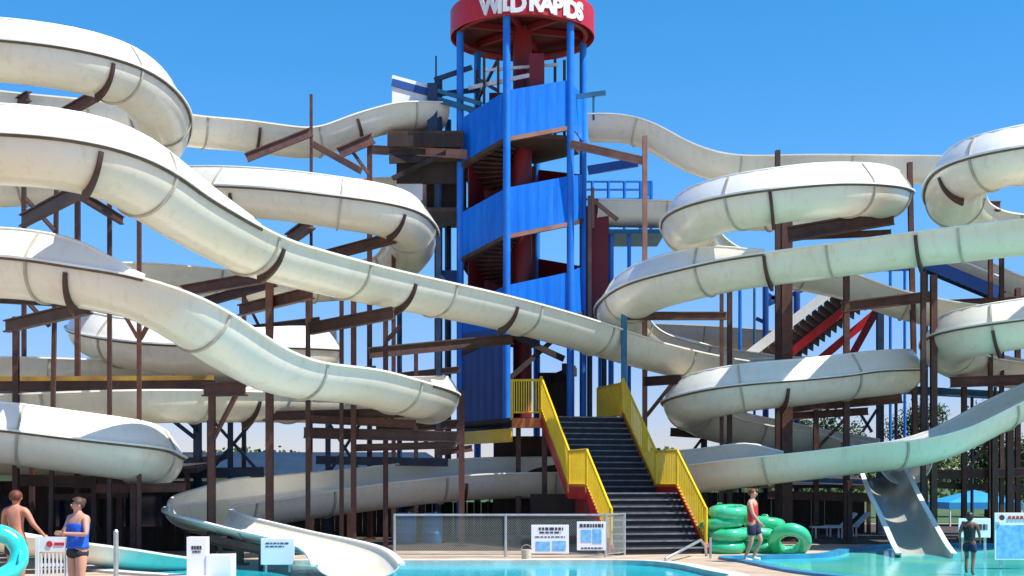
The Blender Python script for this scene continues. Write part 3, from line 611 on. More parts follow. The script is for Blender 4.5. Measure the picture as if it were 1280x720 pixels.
# helical stair wrapped in blue sheet
PITCH = 3.25; Z2 = 12.0
def ztop(a): return Z2 + PITCH * (a - 16) / 360.0
def sheet_panel(a0, a1, zt0, zt1, h0, h1, m, name, r=TR - .02, ribs=True, rib_m=None):
    p0, p1 = tp(a0, r), tp(a1, r); d = (p1 - p0); L = d.length; u = d / L; nrm = V((u.y, -u.x, 0))
    if nrm.dot(p0 - TC) < 0: nrm = -nrm
    b = MB(); N = 26; vs = []
    for i in range(N + 1):
        t = i / N; q = p0 + u * (L * t); k = .010 if (i % 4 in (1, 2)) else 0
        if not ribs: k = 0
        for off, z in ((k + .02, zt0 + (zt1 - zt0) * t - h0 + (h0 - h1) * t), (k + .02, zt0 + (zt1 - zt0) * t), (k - .02, zt0 + (zt1 - zt0) * t), (k - .02, zt0 + (zt1 - zt0) * t - h0 + (h0 - h1) * t)):
            vs.append(q + nrm * off + V((0, 0, z)))
    fs = [(4 * i + k, 4 * i + (k + 1) % 4, 4 * i + 4 + (k + 1) % 4, 4 * i + 4 + k) for i in range(N) for k in range(4)] + [(0, 1, 2, 3), tuple(4 * N + k for k in range(4))]
    b.add(vs, fs); return b.build(name, m, tower)
a = -74 - 360
while a < 46 + 360:
    aw = (a + 74) % 360 - 74
    zt0, zt1 = ztop(a), ztop(a + 60)
    if a >= 106 + 180 - 1e-6: pass
    face_m = 'bluepanel' if aw in (-74, -14, 46) else 'dred'
    sheet_panel(a, a + 60, zt0, zt1, 1.55, 1.55, face_m, 'parapet_panel')
    b = MB(); b.beam(tp(a, TR - .06, zt0 - 1.63), tp(a + 60, TR - .06, zt1 - 1.63), .2, .14); b.build('stringer', 'tan' if aw == -14 else 'wood', tower)
    # treads inside
    b = MB()
    for k in range(5):
        am = a + 12 * k + 6; z = ztop(am) - 1.35
        q0, q1 = tp(am - 6, .5, z), tp(am + 6, .5, z)
        def edge(x):
            base = math.floor((x + 74) / 60) * 60 - 74; t = (x - base) / 60
            e = tp(base, TR - .12).lerp(tp(base + 60, TR - .12), max(0, min(1, t))); return V((e.x, e.y, z))
        o0, o1 = edge(am - 5.99), edge(am + 5.99)
        vs = [q0, q1, o1, o0]; vs = vs + [v - V((0, 0, .05)) for v in vs]
        b.add(vs, [(0, 1, 2, 3), (7, 6, 5, 4), (0, 4, 5, 1), (1, 5, 6, 2), (2, 6, 7, 3), (3, 7, 4, 0)])
    b.build('stair_flight', 'wood', tower)
    a += 60
zl = ztop(46 + 360)
sheet_panel(46, 106, zl, zl, 1.55, 1.55, 'bluepanel', 'parapet_panel')
b = MB(); b.prism([(tp(a, TR - .15).x, tp(a, TR - .15).y) for a in ANG[1:] + [ANG[0]]], 13.52, 13.66); b.build('top_floor', 'wood', tower)
b = MB(); b.tube(TC + V((0, 0, 3.9)), TC + V((0, 0, 17.8)), .33, n=24); b.build('core_drum', 'dred', tower, smooth='auto')
for a in (166, 226): sheet_panel(a, a + 60, 13.4, 13.4, 6.6, 6.6, 'dred', 'back_wall', r=TR - .3)
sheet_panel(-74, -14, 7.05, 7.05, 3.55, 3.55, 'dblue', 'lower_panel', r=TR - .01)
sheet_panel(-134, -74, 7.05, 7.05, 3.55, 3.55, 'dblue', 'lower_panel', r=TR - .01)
b = MB(); b.beam(tp(-14, TR - .3, 6.9), tp(46, TR - .3, 6.1), .12, .2); b.beam(tp(46, TR - .4, 7.0), tp(-14, TR - .4, 5.4), .1, .16)
b.beam(tp(106, TR - .3, 5.9), tp(166, TR - .3, 5.4), .14, .3); b.beam(tp(46, TR - .3, 5.8), tp(106, TR - .3, 5.8), .14, .3); b.build('door_braces', 'dwood', tower)
b = MB()
for (a0, a1) in ((106, 166), (166, 226)):
    b.box((tp(a0, TR - .2).lerp(tp(a1, TR - .2), .5)) + V((0, 0, 4.9)), (1.3, .06, 1.9))
b.build('lower_back_board', 'dwood', tower)
for aa, zz in ((166, 15.05), (226, 15.05)):
    b = MB()
    for z in (14.2, 14.6, 15.0): b.tube(tp(aa, TR, z), tp(aa + 60, TR, z), .03)
    b.build('top_railing', 'blue', tower)
# outriggers and top beams
b = MB(); b.ibeam(P(463, 187, 46.2), P(584, 193, 45.9), .17, .28); b.build('outrigger', 'tan', tower)
b = MB(); b.beam(P(543, 100, 46.6), P(590, 84, 46.6), .1, .16); b.beam(P(545, 118, 47.4), P(600, 112, 46.8), .1, .16); b.build('brace', 'navy', tower)
b = MB(); b.beam(P(712, 122, 46.4), P(757, 116, 46.4), .1, .16); b.tube(P(742, 118, 46.4), P(742, 150, 46.4), .04); b.build('arm', 'teal', tower)
b = MB(); b.tube(P(545, 70, 46.8), P(545, 100, 46.8), .03); b.build('mast', 'navy', tower)
# people-high clutter on the top deck: hanging life rings and a control box
b = MB(); b.box(tp(24, 1.2, 15.2), (.5, .35, 2.6)); b.build('control_cabinet', 'dred', tower)
for aa, rr, zz, sz, m_ in ((-62, 1.5, 15.2, (.09, .09, 3.0), 'dbrown'), (-40, 1.3, 15.0, (.09, .09, 2.7), 'dbrown'), (70, 1.2, 15.2, (.1, .1, 3.1), 'navy'), (100, 1.5, 15.2, (.1, .1, 3.1), 'navy'), (150, 1.2, 15.2, (.12, .12, 3.2), 'dbrown'), (-110, 1.7, 15.0, (.1, .1, 3.0), 'dbrown')):
    b = MB(); b.box(tp(aa, rr, zz), sz); b.build('inner_post', m_, tower)
b = MB(); b.beam(tp(-62, 1.5, 16.1), tp(60, 1.4, 16.3), .07, .1); b.build('inner_rail', 'white', tower)
b = MB(); b.beam(tp(-80, 1.9, 15.6), tp(10, 1.3, 15.75), .06, .14); b.build('inner_rail', 'white', tower)
b = MB(); b.beam(tp(-110, 1.7, 15.4), tp(-40, 1.3, 16.4), .08, .1); b.beam(tp(-110, 1.7, 16.2), tp(-40, 1.3, 15.3), .08, .1); b.build('inner_bracing', 'dbrown', tower)
b = MB(); b.box(tp(75, 1.0, 15.5), (.35, .06, .3)); b.build('notice', 'red', tower)
b = MB(); b.box(tp(195, 1.5, 15.2), (1.6, .05, 1.5)); b.build('back_screen', 'dred', tower)

# start platforms either side of the tower
lp = thing('slide_platform', 'dark timber start platform on the left side of the tower with white side boards', 'platform', P(535, HY, 47.5).to_2d().to_3d())
b = MB(); b.box(V((-2.95, 47.6, 13.85)), (2.6, 3.4, .14)); b.build('deck', 'wood', lp)
b = MB()
for k in range(6): b.box(V((-4.1 + .46 * k, 47.6, 13.6)), (.1, 3.4, .32))
b.box(V((-2.95, 45.85, 13.55)), (2.6, .1, .4)); b.build('joists', 'dwood', lp)
b = MB()
for z in (12.9, 13.15): b.beam(V((-4.2, 45.9, z)), V((-1.75, 46.2, z + .15)), .1, .22)
b.beam(V((-4.1, 46, 12.3)), V((-1.8, 46, 13.4)), .12, .16); b.box(V((-2.9, 46.6, 12.75)), (2.2, .12, 1.0)); b.build('underframe', 'dwood', lp)
b = MB(); b.box(V((-2.75, 46.5, 14.7)), (.35, .2, 2.0)); b.build('blue_post', 'navy', lp)
b = MB(); b.tube(P(548, 100, 46.7), V((P(548, 100, 46.7).x, 46.7, 0)), .14, n=10); b.build('post', 'navy', lp)
b = MB(); b.tube(P(560, 150, 48.6), V((P(560, 150, 48.6).x, 48.6, 0)), .12, n=10); b.build('post', 'navy', lp)
p0, p1 = P(490, 96, 46.2), P(541, 110, 46.6)
b = MB(); b.beam(p0, p1, .07, .12); b.build('top_trim', 'white', lp)
b = MB(); b.beam(p0 + V((0, .0, -.19)), p1 + V((0, 0, -.19)), .08, .25); b.build('blue_band', 'dblue', lp)
q0, q1 = p0 + V((0, .02, -.32)), p1 + V((0, .02, -.32)); q2, q3 = V((q1.x, q1.y, 14.65)), V((q0.x, q0.y, 14.75))
vs = [q0, q1, q2, q3]; vs = vs + [v + V((0, .06, 0)) for v in vs]
b = MB(); b.add(vs, [(0, 1, 2, 3), (7, 6, 5, 4), (0, 4, 5, 1), (1, 5, 6, 2), (2, 6, 7, 3), (3, 7, 4, 0)]); b.build('side_board', 'white', lp)
b = MB(); b.beam(P(543, 112, 46.5), P(602, 130, 45.9), .08, .14); b.beam(P(545, 124, 46.5), P(600, 140, 46), .08, .2); b.build('rail', 'teal', lp)

lq = thing('slide_platform', 'lower dark platform left of the tower above the spiral loop', 'platform', V((-3.0, 48, 0)))
b = MB(); b.box(V((-2.8, 48.0, 11.35)), (2.7, 3.0, .14)); b.build('deck', 'wood', lq)
b = MB(); b.box(V((-2.8, 46.55, 11.1)), (2.7, .1, .36)); b.beam(V((-3.9, 46.5, 10.4)), V((-1.8, 46.5, 11.0)), .1, .2); b.box(V((-2.3, 47.2, 12.3)), (1.4, .1, 1.5)); b.build('joists', 'dwood', lq)
b = MB(); b.box(V((-3.55, 46.6, 12.05)), (.9, .06, .75)); b.build('side_board', 'white', lq)
b = MB(); b.tube(V((-3.9, 46.6, 11.35)), V((-3.9, 46.6, 0)), .09); b.build('post', 'navy', lq)
b = MB(); b.box(V((-2.2, 47.4, 8.9)), (.9, .5, .9)); b.build('pump_box', 'dblue', lq)

rp = thing('slide_platform', 'start platform right of the tower with blue railings and blue legs', 'platform', V((4.0, 48.4, 0)))
b = MB(); b.box(V((4.1, 49.2, 10.85)), (2.7, 2.6, .16)); b.build('deck', 'teal', rp)
for x in (3.55, 4.2): 
    b = MB(); b.tube(V((x, 48.2, 10.8)), V((x, 48.2, 0)), .1 if x < 4 else .07); b.build('leg', 'blue', rp)
b = MB(); b.tube(V((3.3, 50.0, 10.8)), V((3.3, 50.0, 0)), .1); b.build('leg', 'blue', rp)
b = MB()
for x in (3.0, 3.6, 4.2, 4.8, 5.2): b.tube(V((x, 50.2, 10.9)), V((x, 50.2, 13.15)), .06)
for z in (12.5, 12.85, 13.15): b.tube(V((2.7, 50.2, z)), V((5.25, 50.2, z)), .045)
b.box(V((5.05, 50.2, 12.85)), (.4, .1, .5)); b.build('railing', 'blue', rp)
b = MB(); b.beam(P(735, 213, 46.8), P(797, 203, 46.8), .14, .3); b.build('beam', 'dblue', rp)
b = MB(); b.beam(P(741, 250, 46.6), P(772, 275, 46.6), .1, .14); b.beam(P(741, 235, 46.6), P(741, 285, 46.6), .1, .14); b.build('brace', 'wood', rp)
dc = thing('drop_shaft', 'dark red vertical box shaft beside the right of the tower', 'shaft', V((3.0, 48.2, 0)))
b = MB(); b.box(P(731, 330, 48.3) * 1, (.35, .8, 4.0)); b.build('left_panel', 'dred', dc)
b = MB(); b.box(P(749, 325, 48.3) * 1, (.62, .9, 4.2)); b.build('right_panel', 'dred', dc)
b = MB(); b.beam(P(737, 245, 47.6), P(737, 400, 47.6), .14, .14); b.build('corner_post', 'tan', dc)
for q in ((737, 400, 48.2), (755, 385, 48.6)):
    b = MB(); b.tube(P(*q), V((P(*q).x, q[2], 0)), .1); b.build('leg', 'navy', dc)

# ------------------------------------------------------------------ front stairs
B0 = V((3.87, 35.3, 0)); psi = R(14.8)
U = V((-math.sin(psi), math.cos(psi), 0)); SV = V((math.cos(psi), math.sin(psi), 0)); HW = 1.27
st = thing('staircase', 'wide black stairs with yellow railings and red sides climbing to the tower', 'stairs', B0)
RISE, TREAD = .1787, .235
levels = []                      # (run, z) of each tread front edge
run = 0
for k in range(22):
    if k == 9: run += 1.70 - TREAD
    levels.append((run, RISE * (k + 1))); run += TREAD
RT = run                         # run at top landing
sm = MB(); sm.box(V((0, .13, -.02)), (2 * HW, .29, .04)); sm.box(V((0, .015, -RISE / 2 - .02)), (2 * HW, .02, RISE - .02))
nm = MB(); nm.box(V((0, -.008, -.016)), (2 * HW - .02, .05, .036)); nm.box(V((0, .06, .003)), (2 * HW - .02, .06, .006))
rot = Matrix(((SV.x, U.x, 0), (SV.y, U.y, 0), (0, 0, 1)))
first = None
for k, (rn, z) in enumerate(levels):
    pos = B0 + U * rn + V((0, 0, z))
    def tr(mb): 
        r = MB(); r.f = mb.f; r.v = [rot @ p + pos for p in mb.v]; return r
    s_ = tr(sm).build('step', 'black', st)
    tr(nm).build('step_nosing', 'nosing', s_)
def Q(side, rn, z): return B0 + SV * (side * HW) + U * rn + V((0, 0, z))
zm = RISE * 9; r1 = 9 * TREAD; r2 = r1 + 1.70 - TREAD
b = MB(); b.box(B0 + U * ((r1 + r2) / 2) + V((0, 0, zm - .05)), (2 * HW, r2 - r1 + .5, .06), (SV, U, V((0, 0, 1)))); b.build('mid_landing', 'black', st)
ZT = RISE * 22
for side in (-1, 1):
    for nm_, m_, off, w_, h_ in (('stringer', 'red', 0.05, .07, .34), ('stringer_edge', 'orange', .05, .09, .05)):
        b = MB(); o = SV * (side * off); up = V((0, 0, .02 if nm_ == 'stringer' else .215))
        A, Bp, C, D_ = Q(side, -.05, .05), Q(side, r1 - .1, zm), Q(side, r2 + .15, zm), Q(side, RT, ZT)
        for x, y in ((A, Bp), (Bp, C), (C, D_)):
            b.beam(x + o + up + V((0, 0, -.03)), y + o + up + V((0, 0, -.03)), w_, h_)
        b.build(nm_, m_, st)
    b = MB(); b.beam(Q(side, r1 + .1, 0), Q(side, r1 + .1, zm - .2), .14, .14); b.build('leg', 'rust', st)
    b = MB(); b.beam(Q(side, RT - .2, 0), Q(side, RT - .2, ZT - .2), .16, .16); b.build('leg', 'rust', st)
b = MB(); b.box(Q(-1, r1 + .35, zm - .42), (.05, 1.5, .5), (SV, U, V((0, 0, 1)))); b.build('side_panel', 'dred', st)
def railing(pts, parent, h=1.08, m='yellow', spacing=.118, name='railing'):
    b = MB()
    for i, (p, q) in enumerate(zip(pts, pts[1:])):
        p, q = V(p), V(q)
        b.tube(p + V((0, 0, h)), q + V((0, 0, h)), .038, n=8); b.tube(p + V((0, 0, .13)), q + V((0, 0, .13)), .03, n=8)
        L = (q - p).to_2d().length; n = max(2, int(L / spacing))
        for k in range(1, n):
            x = p.lerp(q, k / n); b.beam(x + V((0, 0, .13)), x + V((0, 0, h)), .034, .034)
    for p in pts: b.tube(V(p) + V((0, 0, -.1)), V(p) + V((0, 0, h + .03)), .045, n=8)
    return b.build(name, m, parent)
for side in (-1, 1):
    o = .06
    railing([Q(side, .02, .12) + SV * side * o, Q(side, r1 - .05, zm + .1) + SV * side * o, Q(side, r2 + .12, zm + .1) + SV * side * o, Q(side, RT - .05, ZT + .12) + SV * side * o], st)
TL, TRr = Q(-1, RT, ZT), Q(1, RT, ZT)
b = MB(); pol = [TL + V((-.95, .12, 0)), TL, TRr, TRr + V((0.1, 1.2, 0)), V((2.9, 46.2, 0)), V((-1.9, 46.2, 0)), V((-1.9, 45.0, 0))]
b.prism([(p.x, p.y) for p in pol], ZT - .16, ZT - .03); b.build('top_landing', 'black', st)
b = MB(); b.beam(TL + V((-.95, .1, -.2)), TL + V((0, -.02, -.2)), .05, .3); b.build('landing_fascia', 'orange', st)
b = MB(); b.beam(V((-1.9, 44.95, 3.36)), TL + V((-.95, .1, 3.36 - ZT)), .06, .42); b.build('yellow_band', 'yellow', st)
railing([TL + V((-.95, .12, 0)), TL + V((0, 0, 0)) + SV * -.06], st, 1.12, spacing=.075, name='landing_railing')
railing([TRr + SV * .06, TRr + V((.1, 1.2, 0)), V((2.9, 45.4, ZT))], st, 1.15, spacing=.09, name='landing_railing')
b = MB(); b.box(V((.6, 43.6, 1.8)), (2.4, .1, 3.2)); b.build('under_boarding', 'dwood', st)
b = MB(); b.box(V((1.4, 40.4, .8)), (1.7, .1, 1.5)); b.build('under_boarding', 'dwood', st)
for p in (V((-1.7, 45.2, 0)), V((2.7, 45.2, 0)), V((.2, 42.4, 0))):
    b = MB(); b.beam(p, p + V((0, 0, ZT - .16)), .16, .16); b.build('leg', 'rust', st)

# back stair with white stringer and red struts, blue stair frame
bs = thing('back_stair', 'far flight of brown stairs with white edge and red struts behind the right loops', 'stairs', P(1000, HY, 50).to_2d().to_3d())
a0, a1 = P(925, 452, 49.6), P(1062, 346, 49.6); dp = V((.9, 2.2, -.35))
b = MB(); b.beam(a0, a1, .08, .34); b.build('white_stringer', 'white', bs)
b = MB()
for k in range(18):
    t = (k + .5) / 18; c = a0.lerp(a1, t); b.beam(c + V((.1, .05, -.18)), c + dp + V((.6, 0, -.18)), .05, .34)
b.build('treads', 'wood', bs)
for f in (.35, 1.0):
    b = MB(); b.beam(a0 + dp * f + V((1.2 * f, 0, -.5)), a1 + dp * f + V((.9 * f, 0, -.5)), .1, .3); b.build('red_strut', 'red', bs)
b = MB(); b.beam(P(1098, 384, 50.5), P(1066, 442, 50.5), .12, .26); b.build('red_strut', 'dred', bs)
bf = thing('stair_frame', 'blue pole frame with diagonal braces right of the tower behind the loops', 'frame', P(955, HY, 52).to_2d().to_3d())
for px, w_, m_ in ((925, .07, 'blue'), (943, .05, 'teal'), (957, .12, 'dblue'), (996, .13, 'dblue'), (1113, .06, 'blue'), (1131, .06, 'blue')):
    b = MB(); t_ = P(px, 318, 52); b.tube(t_, V((t_.x, t_.y, 0)), w_); b.build('pole', m_, bf)
for q in ((957, 378, 995, 355), (957, 382, 1034, 350), (957, 366, 985, 385), (945, 398, 960, 405)):
    b = MB(); b.beam(P(q[0], q[1], 52.1), P(q[2], q[3], 52.1), .08, .14); b.build('brace', 'dblue', bf)
b = MB(); b.beam(P(915, 340, 52), P(1140, 335, 52), .12, .2); b.build('top_beam', 'dblue', bf)
be = thing('blue_stair', 'dark blue open stair flight sloping down right beside the brownish far flume', 'stairs', P(1205, HY, 47).to_2d().to_3d())
for oy, m_ in ((0, 'dblue'), (1.2, 'navy')):
    b = MB(); b.beam(P(1150, 325, 46.6) + V((oy * .4, oy, 0)), P(1248, 366, 46.6) + V((oy * .4, oy, 0)), .07, .42); b.build('stringer', m_, be)
b = MB()
for k in range(14):
    c = P(1150, 325, 46.6).lerp(P(1248, 366, 46.6), (k + .5) / 14); b.box(c + V((.25, .6, 0)), (.26, 1.2, .04))
b.build('treads', 'navy', be)
b = MB(); b.tube(P(1165, 310, 46.6), P(1250, 346, 46.6), .03); b.tube(P(1165, 310, 46.6), P(1165, 331, 46.6), .03); b.tube(P(1250, 346, 46.6), P(1250, 366, 46.6), .03); b.build('handrail', 'white', be)
for px, py in ((1158, 335), (1244, 368)):
    b = MB(); t_ = P(px, py, 47.2); b.tube(t_, V((t_.x, t_.y, 0)), .06); b.build('leg', 'navy', be)
wb = thing('walkway_beam', 'teal walkway beam spanning below the right edge loop', 'walkway', P(1190, HY, 48).to_2d().to_3d())
b = MB(); b.ibeam(P(1105, 486, 48.2), P(1320, 498, 48.2), .6, .26); b.build('beam', 'teal', wb)
for px in (1120, 1215, 1300):
    b = MB(); t_ = P(px, 488, 48.5); b.tube(t_, V((t_.x, t_.y, 0)), .06); b.build('leg', 'navy', wb)

# catwalk at left
cw = thing('catwalk', 'brown catwalk with a yellow edge running behind the left posts', 'walkway', V((-10.5, 35.4, 0)))
c0, c1 = P(-60, 476, 35.4), P(272, 474, 35.4)
b = MB(); b.beam(c0 + V((0, 0, -.18)), c1 + V((0, 0, -.18)), .9, .26); b.build('deck', 'dbrown', cw)
b = MB(); b.beam(c0 + V((0, -.5, 0)), c1 + V((0, -.5, 0)), .06, .12); b.build('edge', mat('faded yellow', (.42, .27, .03), .5, (.25, .12, .03), 1.5), cw)
for px in (-40, 40, 150, 262):
    b = MB(); t_ = P(px, 480, 35.4); b.beam(V((t_.x, t_.y, 0)), t_ + V((0, 0, -.1)), .12, .12); b.build('leg', 'dbrown', cw)

# ------------------------------------------------------------------ sheds and dark stuff under the slides
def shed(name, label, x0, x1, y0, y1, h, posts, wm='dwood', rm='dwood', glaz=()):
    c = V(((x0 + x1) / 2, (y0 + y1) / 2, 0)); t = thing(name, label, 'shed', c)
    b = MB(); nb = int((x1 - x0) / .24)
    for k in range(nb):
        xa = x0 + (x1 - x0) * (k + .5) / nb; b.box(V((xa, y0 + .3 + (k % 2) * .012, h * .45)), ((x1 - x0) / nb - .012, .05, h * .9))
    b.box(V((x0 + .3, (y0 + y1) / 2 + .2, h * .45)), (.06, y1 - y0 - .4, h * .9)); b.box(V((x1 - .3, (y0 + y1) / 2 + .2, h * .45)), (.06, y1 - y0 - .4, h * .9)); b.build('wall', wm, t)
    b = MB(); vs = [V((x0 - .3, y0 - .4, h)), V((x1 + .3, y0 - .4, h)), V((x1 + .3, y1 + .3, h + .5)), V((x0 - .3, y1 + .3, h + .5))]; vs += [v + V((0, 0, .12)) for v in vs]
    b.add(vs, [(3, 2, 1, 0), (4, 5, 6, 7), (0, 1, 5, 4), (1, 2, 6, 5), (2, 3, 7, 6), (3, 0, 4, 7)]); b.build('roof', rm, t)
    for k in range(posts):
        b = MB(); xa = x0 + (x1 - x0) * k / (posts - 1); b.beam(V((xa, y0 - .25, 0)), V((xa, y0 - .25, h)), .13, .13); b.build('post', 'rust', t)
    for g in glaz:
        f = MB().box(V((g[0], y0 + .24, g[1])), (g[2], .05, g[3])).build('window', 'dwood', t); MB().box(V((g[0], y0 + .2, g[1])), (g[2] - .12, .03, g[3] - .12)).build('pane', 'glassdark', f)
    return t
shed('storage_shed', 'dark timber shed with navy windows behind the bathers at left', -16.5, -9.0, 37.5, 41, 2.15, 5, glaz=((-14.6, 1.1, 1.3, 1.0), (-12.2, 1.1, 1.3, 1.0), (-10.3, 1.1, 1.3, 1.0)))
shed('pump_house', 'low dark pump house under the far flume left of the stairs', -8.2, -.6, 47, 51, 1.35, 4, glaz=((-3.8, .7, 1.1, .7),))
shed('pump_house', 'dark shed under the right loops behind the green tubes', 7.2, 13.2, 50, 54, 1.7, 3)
# far blue roofed building
fb = thing('far_building', 'long low building with dark blue roof behind the left slides', 'building', V((-17, 76, 0)))
b = MB(); b.box(V((-17, 78, 1.2)), (26, 6, 2.4)); b.build('wall', 'cream', fb)
b = MB(); b.add([(-31, 74, 2.4), (-3, 74, 2.4), (-3, 82, 2.4), (-31, 82, 2.4), (-29, 78, 3.7), (-5, 78, 3.7)], [(0, 1, 5, 4), (1, 2, 5), (2, 3, 4, 5), (3, 0, 4), (3, 2, 1, 0)]); b.build('roof', 'roofb', fb)
for k in range(6):
    f = MB().box(V((-27.5 + 4.2 * k, 74.97, 1.3)), (1.5, .08, 1.2)).build('window', 'white', fb); MB().box(V((-27.5 + 4.2 * k, 74.92, 1.3)), (1.3, .04, 1.0)).build('pane', 'glassdark', f)
# blue canopies at right
for i, (x, y, s, lab) in enumerate(((20.6, 60, 1.0, 'blue canvas canopy in the distance behind the dark haired child'),)):
    t = thing('canopy_tent', lab, 'canopy', V((x, y, 0)))
    b = MB(); h = 1.05 * s; w2 = 1.6 * s
    b.add([(x - w2, y - w2, h), (x + w2, y - w2, h), (x + w2, y + w2, h), (x - w2, y + w2, h), (x, y, h + .55 * s), (x - w2, y - w2, h - .3), (x + w2, y - w2, h - .3), (x + w2, y + w2, h - .3), (x - w2, y + w2, h - .3)],
          [(0, 1, 4), (1, 2, 4), (2, 3, 4), (3, 0, 4), (5, 6, 1, 0), (6, 7, 2, 1), (7, 8, 3, 2), (8, 5, 0, 3)]); b.build('canvas_top', 'canvas', t)
    for sx in (-1, 1):
        for sy in (-1, 1):
            b = MB(); b.tube(V((x + sx * (w2 - .05), y + sy * (w2 - .05), 0)), V((x + sx * (w2 - .05), y + sy * (w2 - .05), h - .05)), .04); b.build('leg', 'white', t)
# loungers in the dark
for i, (px, lab) in enumerate(((1034, 'white sun lounger in the shade left of the gray chute'), (1052, 'second white sun lounger in the shade nearest the gray chute'))):
    c = P(px, HY, 46 + i); t = thing('sun_lounger', lab, 'lounger', V((c.x, c.y, 0)), 'white loungers under the right slides')
    x, y = c.x, c.y
    b = MB(); b.box(V((x, y, .38)), (1.1, .6, .06)); b.beam(V((x + .5, y, .4)), V((x + .95, y, .85)), .6, .06); b.build('bed', 'white', t)
    for sx in (-.45, .45):
        for sy in (-.25, .25):
            b = MB(); b.beam(V((x + sx, y + sy, 0)), V((x + sx, y + sy, .36)), .05, .05); b.build('leg', 'white', t)

# ------------------------------------------------------------------ fence, signs, poolside things
fy = 33.9
def X_at(px, D): return (px - CX) / F * D
fx = [X_at(493, fy), X_at(632, fy), X_at(757, fy)]
fe = thing('mesh_fence', 'low wire mesh fence with galvanised rails in front of the stairs', 'fence', V((fx[1], fy, 0)))
corner = V((fx[2], fy, 0)); ret = V((X_at(781, 34.8), 34.9, 0))
for p in [V((x, fy, 0)) for x in fx] + [ret]:
    b = MB(); b.tube(p, p + V((0, 0, 1.1)), .035); b.build('post', 'steel', fe)
segs = [(V((fx[0], fy, 0)), V((fx[1], fy, 0))), (V((fx[1], fy, 0)), corner), (corner, ret)]
for p, q in segs:
    b = MB(); b.tube(p + V((0, 0, 1.07)), q + V((0, 0, 1.07)), .028); b.tube(p + V((0, 0, .08)), q + V((0, 0, .08)), .018); b.build('rail', 'steel', fe)
    b = MB(); L = (q - p).length; n = int(L / .06); u = (q - p) / L
    for k in range(-16, n):                       # diagonal chain link wires
        for sg in (1, -1):
            x0 = k * .06; x1 = x0 + .98
            z0, z1 = (.09, 1.06) if sg > 0 else (1.06, .09)
            t0 = max(0, -x0 / (x1 - x0)); t1 = min(1, (L - x0) / (x1 - x0))
            if t1 <= t0: continue
            A = p + u * (x0 + (x1 - x0) * t0) + V((0, 0, z0 + (z1 - z0) * t0)); C = p + u * (x0 + (x1 - x0) * t1) + V((0, 0, z0 + (z1 - z0) * t1))
            b.tube(A, C, .0035, n=3, caps=False)
    b.build('wire_mesh', 'wire', fe)

def board(label, px0, px1, py0, py1, D, rows, blues=(), legs=0, name='sign_board', tilt=0, group=None, m='signw', thick=.03):
    a, c = P(px0, py0, D), P(px1, py1, D); cx, cz = (a.x + c.x) / 2, (a.z + c.z) / 2; w_, h_ = c.x - a.x, a.z - c.z
    t = thing(name, label, 'sign', V((cx, D, 0)), group)
    b = MB(); b.box(V((cx, D, cz)), (w_, thick, h_)); b.build('panel', m, t, bevel=.008)
    for (u0, u1, v0, v1) in blues:
        b = MB(); b.box(V((a.x + w_ * (u0 + u1) / 2, D - thick / 2 - .004, a.z - h_ * (v0 + v1) / 2)), (w_ * (u1 - u0), .006, h_ * (v1 - v0))); b.build('picture', 'inkblue', t)
    if rows:
        b = MB()
        for (u0, u1, v, hh) in rows:
            x = u0
            while x < u1:
                wd = random.uniform(.05, .13); wd = min(wd, u1 - x)
                b.box(V((a.x + w_ * (x + wd / 2), D - thick / 2 - .004, a.z - h_ * v)), (w_ * wd, .006, h_ * hh)); x += wd + .03
        b.build('printed_lines', 'ink', t)
    for k in range(legs):
        x = cx + (w_ * .35) * (2 * k - (legs - 1)) / max(1, legs - 1) if legs > 1 else cx
        b = MB(); b.beam(V((x, D + .04, 0)), V((x, D + .04, c.z + .05)), .05, .05); b.build('leg', 'steel', t)
    return t
board('white safety sign with blue picture hung on the mesh fence at left', 664, 711, 656, 692, 33.8, [(.2, .85, .14, .1), (.22, .78, .27, .06), (.1, .9, .42, .04)], [(.12, .5, .58, .9), (.56, .92, .56, .9)])
t2 = board('white sign with blue picture hung at the right end of the mesh fence', 721, 757, 652, 688, 33.8, [(.1, .92, .14, .12), (.15, .9, .92, .05)], [(.14, .5, .28, .72), (.54, .86, .26, .76)])
board('narrow white box sign standing on the pool edge before the dark trough', 235, 260, 671, 722, 26.6, [(.25, .75, .26, .09), (.3, .7, .36, .05)], (), 1, thick=.25)
board('wide blank white box at the pool edge beside the narrow box sign', 261, 292, 693, 724, 26.7, [], (), 0, name='white_box', thick=.5)
board('white notice on legs beside the low flume outlet', 326, 368, 673, 706, 28.2, [(.15, .85, .18, .05), (.15, .7, .3, .04)], (), 2)
# info board on the right
ib = board('white and blue information board at the bottom right corner', 1243, 1300, 641, 700, 30, [], [(.05, .98, .26, .95)], 2)
b = MB(); p = P(1252, 647, 29.96); b.tube(p + V((0, -.012, 0)), p + V((0, -.03, 0)), .06, n=16); b.build('round_mark', 'ink', ib)
b = MB()
for k in range(5): b.box(P(1262 + 5 * k, 647, 29.97), (.06, .01, .07))
b.build('printed_lines', 'inkred', ib)
board('white poolside notice behind the dark haired child', 1198, 1238, 648, 672, 33, [(.1, .35, .4, .5), (.6, .9, .45, .3)], (), 2)
